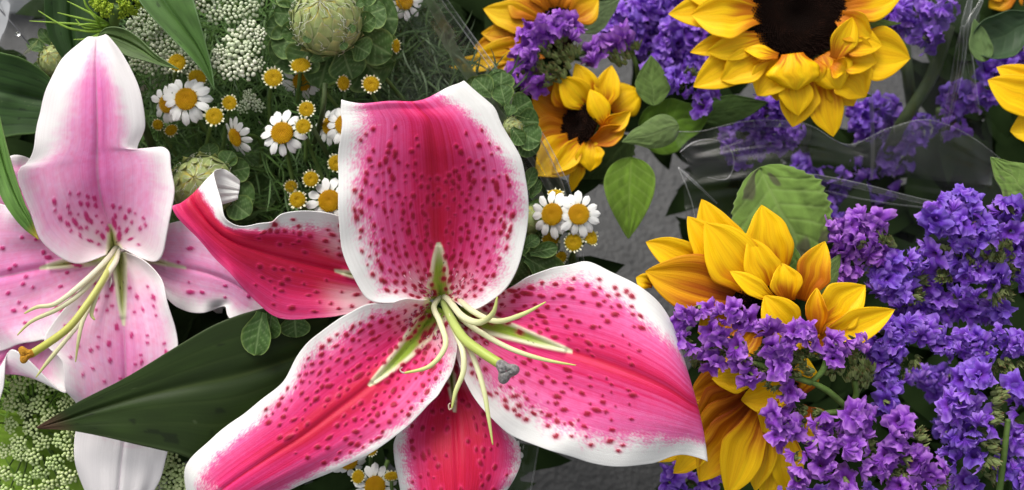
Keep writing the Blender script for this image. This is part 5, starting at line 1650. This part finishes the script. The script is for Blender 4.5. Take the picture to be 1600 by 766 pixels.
statice('violet statice at the right edge beside the upright spike', [(1592, 610, -40, 16, 26), (1590, 660, -44, 18, 20), (1595, 690, -44, 18, 20), (1580, 735, -50, 22, 22), (1610, 740, -50, 20, 26)], [(1560, 745, -55, 14, 20, .2, .2)], seed=26, fr=15.5)
statice('large mauve statice spray in the bottom foreground on the right', [(1290, 660, 25, 26, 20), (1340, 655, 28, 28, 20), (1355, 668, 28, 20, 16), (1285, 695, 30, 28, 20), (1335, 700, 32, 26, 20), (1405, 665, 24, 22, 20), (1395, 690, 24, 18, 16), (1385, 720, 26, 22, 16), (1430, 715, 20, 22, 22), (1365, 735, 26, 26, 12), (1290, 735, 26, 22, 16), (1245, 715, 24, 18, 14), (1250, 745, 22, 18, 16), (1460, 740, 14, 20, 20), (1325, 755, 22, 24, 12), (1420, 760, 16, 24, 14)],
        [(1315, 678, 12, 14, 14, -.2, -.4), (1438, 690, 10, 14, 20, .4, -.4), (1360, 700, 12, 12, 20, .2, -.3), (1400, 745, 8, 26, 12, .2, .3), (1470, 760, 2, 14, 12, .4, .2)], [[(1330, 645, -5), (1345, 690, -5), (1440, 750, -20)]], seed=27, fr=16, mauve=True)
statice('mauve statice tuft overlapping the lower sunflower petals', [(1225, 625, 8, 16, 14), (1240, 615, 6, 14, 10), (1215, 650, 10, 16, 16), (1235, 668, 10, 20, 14), (1215, 685, 6, 14, 12), (1250, 670, 6, 14, 14)],
        [(1262, 648, 0, 18, 14, -.6, -.1)], [[(1270, 648, -8), (1300, 645, -12), (1330, 640, -18)]], seed=28, fr=14, gap=13, mauve=True)
statice('violet statice scrap under the lower sunflower at the bottom edge', [(1058, 735, -180, 18, 14), (1080, 752, -180, 24, 14), (1050, 755, -185, 14, 12), (1110, 755, -185, 20, 14)], [(1110, 742, -190, 16, 10, .3, .2)], seed=29, fr=14)
statice('violet statice along the bottom edge behind the mauve spray', [(1240, 780, -70, 26, 16), (1290, 775, -70, 30, 16), (1345, 780, -70, 30, 16), (1510, 765, -70, 30, 20), (1470, 775, -70, 26, 16)], seed=30, fr=15)


# ------------------------------------------------------------------ deep leaves, fine foliage, stems
def inside_left(x, y):
    """the left bouquet stops at the wrap's slanting edge"""
    edge = np.interp(y, [-60, 0, 310, 410, 700, 900], [650, 680, 880, 900, 815, 810])
    return (x < edge + (-22 if y < 128 else 20 if y < 170 else -12)) & ~((x < 95) & (y < 105))


def leaf_mass(name, n, xr, yr, hr, size, cols, mat, inside=None, seed=0, feather=False, label=None, cat='foliage'):
    r_ = np.random.default_rng(seed)
    vs, fs, cs, uvs = [], [], [], []
    made = 0
    while made < n:
        x, y, h = r_.uniform(*xr), r_.uniform(*yr), r_.uniform(*hr)
        if inside is not None and not inside(x, y):
            continue
        made += 1
        a = r_.uniform(0, 6.28)
        L = r_.uniform(*size)
        if feather:
            tip = (x + L * math.cos(a), y + L * math.sin(a), h + r_.uniform(-25, 35))
            g, u, v = blade((x, y, h), tip, L * 0.055, prof='leaf', nu=3, nv=6, arch=r_.uniform(-4, 10), side=r_.uniform(-8, 8), groove=0)
        else:
            tip = (x + L * math.cos(a), y + L * math.sin(a), h + r_.uniform(-30, 20))
            g, u, v = blade((x, y, h), tip, L * r_.uniform(.34, .55), prof='leaf', nu=5, nv=8, arch=r_.uniform(0, 14), cup=r_.uniform(-.5, .5), twist=r_.uniform(-35, 35), groove=0)
        o = len(vs)
        vs.extend(P(g[..., 0], g[..., 1], g[..., 2]).reshape(-1, 3).tolist())
        fs.extend((grid_faces(*u.shape) + o).tolist())
        c = np.array(cols[r_.integers(len(cols))]) * r_.uniform(.7, 1.3)
        cc = np.tile(c, (u.size, 1)) + np.exp(-(u.ravel()[:, None] / .25) ** 2) * c * .6
        cs.extend(cc.tolist())
        uvs.extend(np.stack([u, v], -1).reshape(-1, 2).tolist())
    o = put(name, mesh(name, vs, fs, mat, cs, uvs))
    o['kind'] = 'stuff'
    o['label'] = label
    o['category'] = cat
    return o


leaf_mass('foliage', 800, (-60, 900), (-60, 830), (-430, -330), (70, 130), [(0.02, 0.045, 0.012), (0.028, 0.055, 0.016), (0.016, 0.036, 0.012)], M_DEEP, inside_left, 3, label='leaves darkened in colour for shade, filling the depth of the left bouquet')
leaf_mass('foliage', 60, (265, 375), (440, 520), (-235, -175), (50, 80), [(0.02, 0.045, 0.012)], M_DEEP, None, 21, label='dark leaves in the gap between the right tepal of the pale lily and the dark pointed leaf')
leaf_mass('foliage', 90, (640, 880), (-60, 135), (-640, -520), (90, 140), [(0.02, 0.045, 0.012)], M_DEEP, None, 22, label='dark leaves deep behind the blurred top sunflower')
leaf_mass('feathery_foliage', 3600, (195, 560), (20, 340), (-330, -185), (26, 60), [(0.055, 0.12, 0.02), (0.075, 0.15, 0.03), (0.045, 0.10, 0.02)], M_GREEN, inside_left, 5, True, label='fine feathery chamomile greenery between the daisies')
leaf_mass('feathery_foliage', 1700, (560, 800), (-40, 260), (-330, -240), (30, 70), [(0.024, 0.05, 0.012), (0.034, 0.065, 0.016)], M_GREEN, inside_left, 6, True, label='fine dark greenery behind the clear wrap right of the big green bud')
leaf_mass('feathery_foliage', 700, (-20, 150), (540, 790), (-300, -200), (30, 60), [(0.13, 0.25, 0.025), (0.17, 0.31, 0.04)], M_GREEN, None, 7, True, label='fine green stalks beneath the lace flower in the bottom left corner')
inr = lambda x, y: (y > 330) or (x < 1330 and y > 230 and x > 1120) or (1000 < x < 1130 and y < 190) or (x > 1480 and y > 20) or (1100 < x < 1320 and y < 60)
leaf_mass('foliage', 700, (1000, 1660), (-60, 830), (-760, -600), (80, 150), [(0.02, 0.04, 0.012), (0.03, 0.055, 0.018), (0.015, 0.03, 0.012)], M_DEEP, lambda x, y: inr(x, y) and not (x < 1130 and y > 230), 8, label='leaves darkened in colour for shade, filling the depth of the right-hand bouquet')


def deep_stem(label, pts, r):
    root = thing('flower_stem', label, 'stem', P(*pts[-1]))
    tube(pts, (r, r, r * 1.1), 20, 9, 1, M_DARKSTEM, None, None, root, 'stalk')


deep_stem('thick blurred olive stem slanting right of the big sunflower', [(1482, 40, -480), (1455, 120, -500), (1405, 200, -540), (1380, 260, -700)], 13)
deep_stem('upright dim stem below the hanging sunflower petals', [(1262, 170, -560), (1258, 240, -640), (1262, 380, -900)], 12)
deep_stem('dark green stem left of the slanting stem', [(1412, 60, -600), (1420, 130, -620), (1430, 200, -760)], 12)
deep_stem('pale upright stem in the gap at the right centre', [(1470, 170, -620), (1462, 260, -700), (1455, 380, -900)], 10)
deep_stem('thin upright stem beneath the wrap crease', [(1402, 270, -680), (1405, 340, -740), (1408, 430, -900)], 6)
deep_stem('light green stalk in the green corner under the lace flower', [(40, 640, -160), (60, 690, -220), (110, 730, -330)], 7)
deep_stem('bright stalk beside the right edge of the pale lily', [(222, 190, -120), (236, 225, -180), (262, 300, -330)], 7)
deep_stem('branching stalk carrying the middle buds', [(470, 168, -110), (500, 220, -120), (525, 265, -200)], 4)
deep_stem('slender stalk between the middle daisies and the lily rim', [(508, 130, -120), (503, 180, -130), (480, 260, -260)], 4.5)


# ------------------------------------------------------------------ clear wrap
def film(root, st, name='sheet', mat=None, nu=40, nv=40, wob=6, seed=0):
    g, u, v = tepal_grid(st, nu, nv)
    H = g[..., 2] + (vnoise(u * 3, v * 3, seed) - .5) * wob * 2 + (vnoise(u * 9, v * 7, seed + 1) - .5) * wob * .7
    return put(name, mesh(name, local(root, P(g[..., 0], g[..., 1], H)), grid_faces(nv, nu), mat or M_FILM), root)


def wraps():
    a = thing('clear_wrap', 'clear cellophane wrap with a straight double edge running past the small sunflower', 'wrapper', P(780, 200, -200))
    film(a, [(540, -60, -200, 600, -60, -160, 655, -60, -110), (560, 0, -200, 630, 0, -160, 690, 0, -110), (600, 100, -210, 690, 100, -170, 762, 100, -115), (650, 200, -220, 760, 200, -180, 835, 200, -118),
             (730, 300, -230, 830, 300, -180, 884, 300, -120), (800, 400, -240, 870, 400, -190, 905, 410, -125), (800, 480, -260, 860, 480, -220, 900, 480, -160)], seed=1)
    for off in (0, 9):
        tube([(655 + off, -60, -110), (690 + off, 0, -110), (762 + off, 100, -114), (835 + off, 203, -117), (868 + off, 265, -118), (884 + off, 305, -119), (904 + off, 412, -124)], (1.0, 1.0), 60, 6, .5, M_FILMLINE, None, None, a, 'edge')
    film(a, [(655, -60, -109, 660, -60, -108, 664, -60, -109), (690, 0, -109, 695, 0, -108, 699, 0, -109), (762, 100, -113, 766, 100, -112, 771, 100, -113), (835, 203, -116, 839, 203, -115, 844, 203, -116), (884, 305, -118, 888, 305, -117, 893, 305, -118), (904, 412, -123, 908, 412, -122, 912, 412, -123)],
         'edge_band', M_FILMEDGE, 4, 40, 0.4, 2)
    b = thing('clear_wrap', 'crumpled clear cellophane around the right-hand bouquet, with a curled corner and a long crease', 'wrapper', P(1300, 300, -330))
    film(b, [(1062, 204, -335, 1068, 300, -325, 1080, 400, -310), (1100, 204, -332, 1108, 290, -310, 1125, 410, -300), (1150, 192, -330, 1180, 280, -290, 1180, 430, -300), (1205, 188, -335, 1250, 277, -280, 1240, 440, -310), (1265, 196, -340, 1310, 282, -275, 1300, 440, -320),
             (1325, 226, -340, 1370, 290, -275, 1360, 440, -320), (1390, 200, -335, 1430, 302, -275, 1420, 440, -320), (1455, 188, -335, 1490, 314, -280, 1480, 440, -320), (1530, 222, -340, 1560, 330, -290, 1550, 440, -320), (1620, 300, -350, 1640, 360, -310, 1640, 440, -320)],
         'sheet', M_FILMSHADE, 60, 120, 9, 3)
    tube([(1045, 205, -330), (1095, 205, -330), (1150, 192, -330), (1205, 188, -335), (1265, 196, -340), (1325, 226, -340), (1390, 200, -335), (1455, 188, -335), (1530, 222, -340), (1620, 300, -350)], (0.8, .8), 90, 5, .6, M_FILMLINE, None, None, b, 'edge')
    tube([(1180, 281, -272), (1250, 274, -268), (1340, 290, -266), (1430, 312, -266), (1500, 325, -268), (1580, 345, -272)], (1.2, 5, 6, 5, 3, 1), 60, 8, .25, M_FILMEDGE, None, None, b, 'crease')
    tube([(1180, 283, -270), (1260, 292, -266), (1340, 310, -265), (1420, 322, -266), (1560, 336, -272)], (1, 1.4, 1.2), 50, 6, .5, M_FILMEDGE, None, None, b, 'crease')
    tube([(1060, 262, -268), (1085, 285, -262), (1120, 318, -262)], (1, 3.0, 1), 30, 8, .3, M_FILMLINE, None, None, b, 'crease')
    film(b, [(1050, 200, -300, 1062, 238, -295, 1072, 240, -290), (1080, 215, -288, 1085, 245, -284, 1080, 268, -284), (1110, 218, -284, 1115, 245, -280, 1105, 278, -280), (1138, 228, -284, 1142, 248, -281, 1130, 282, -280), (1146, 245, -287, 1147, 258, -285, 1140, 280, -284)], 'curled_corner', None, 24, 40, 1.0, 4)
    tube([(1062, 238, -288), (1085, 222, -284), (1115, 218, -280), (1138, 230, -280), (1147, 255, -280), (1135, 280, -278), (1105, 277, -272)], (0.8, .8), 50, 5, .6, M_FILMLINE, None, None, b, 'edge')
    tube([(1060, 262, -300), (1072, 290, -290), (1082, 320, -280), (1086, 345, -275)], (0.8, .8), 24, 5, .6, M_FILMLINE, None, None, b, 'edge')
    c = thing('clear_wrap', 'clear cellophane standing in vertical folds in the gap at the upper right', 'wrapper', P(1490, 120, -430))
    film(c, [(1350, -60, -470, 1440, -60, -440, 1540, -60, -430), (1350, 40, -470, 1435, 40, -420, 1530, 40, -430), (1355, 120, -470, 1430, 120, -420, 1540, 130, -430), (1360, 200, -480, 1430, 200, -430, 1550, 210, -440), (1360, 280, -500, 1430, 280, -450, 1550, 290, -460)], 'sheet', M_FILMSHADE, 50, 60, 6, 5)
    for pts in ([(1520, -20, -426), (1508, 40, -420), (1500, 110, -420), (1480, 200, -430)], [(1535, 0, -424), (1512, 50, -420), (1518, 110, -424), (1530, 180, -432)], [(1505, 40, -421), (1492, 120, -424), (1470, 220, -436)]):
        tube(pts, (3, 9, 7, 2), 40, 10, .12, M_FILMEDGE, None, None, c, 'fold')
    d = thing('clear_wrap', 'flat clear cellophane flap with a dark seam, at the top left corner', 'wrapper', P(20, 40, -130))
    film(d, [(-60, -70, -140, 40, -60, -140, 110, -60, -150), (-60, 20, -135, 20, 30, -135, 75, 40, -150), (-60, 90, -135, 0, 95, -140, 50, 80, -150)], seed=7)
    tube([(-20, -10, -132), (0, 15, -132), (25, 44, -132), (46, 70, -140)], (1.3, 1.3), 24, 6, .6, plain('seam', (0.10, 0.10, 0.11), .4), None, None, d, 'seam')
    md, nt, bb, _ = nodes('water')
    bb.inputs['Transmission Weight'].default_value = 1
    bb.inputs['Roughness'].default_value = 0.0
    bb.inputs['IOR'].default_value = 1.33
    w = thing('water_drop', 'clear water bead on the dark seam of the flap in the top left corner', 'water drop', P(28, 53, -128))
    put('bead', mesh('bead', ICO_V * np.array([4.5, 4.5, 3.2]) * U, ICO_F, md), w)
    e = thing('clear_wrap', 'clear cellophane edge under the bottom tepal over the dark ground', 'wrapper', P(830, 720, -220))
    film(e, [(760, 660, -220, 800, 680, -210, 842, 690, -200), (750, 720, -230, 790, 730, -215, 835, 735, -205), (740, 800, -240, 780, 800, -225, 822, 800, -215)], seed=9)
    tube([(842, 690, -199), (835, 735, -204), (822, 800, -214)], (1.2, 1.2), 20, 6, .6, M_FILMEDGE, None, None, e, 'edge')


wraps()
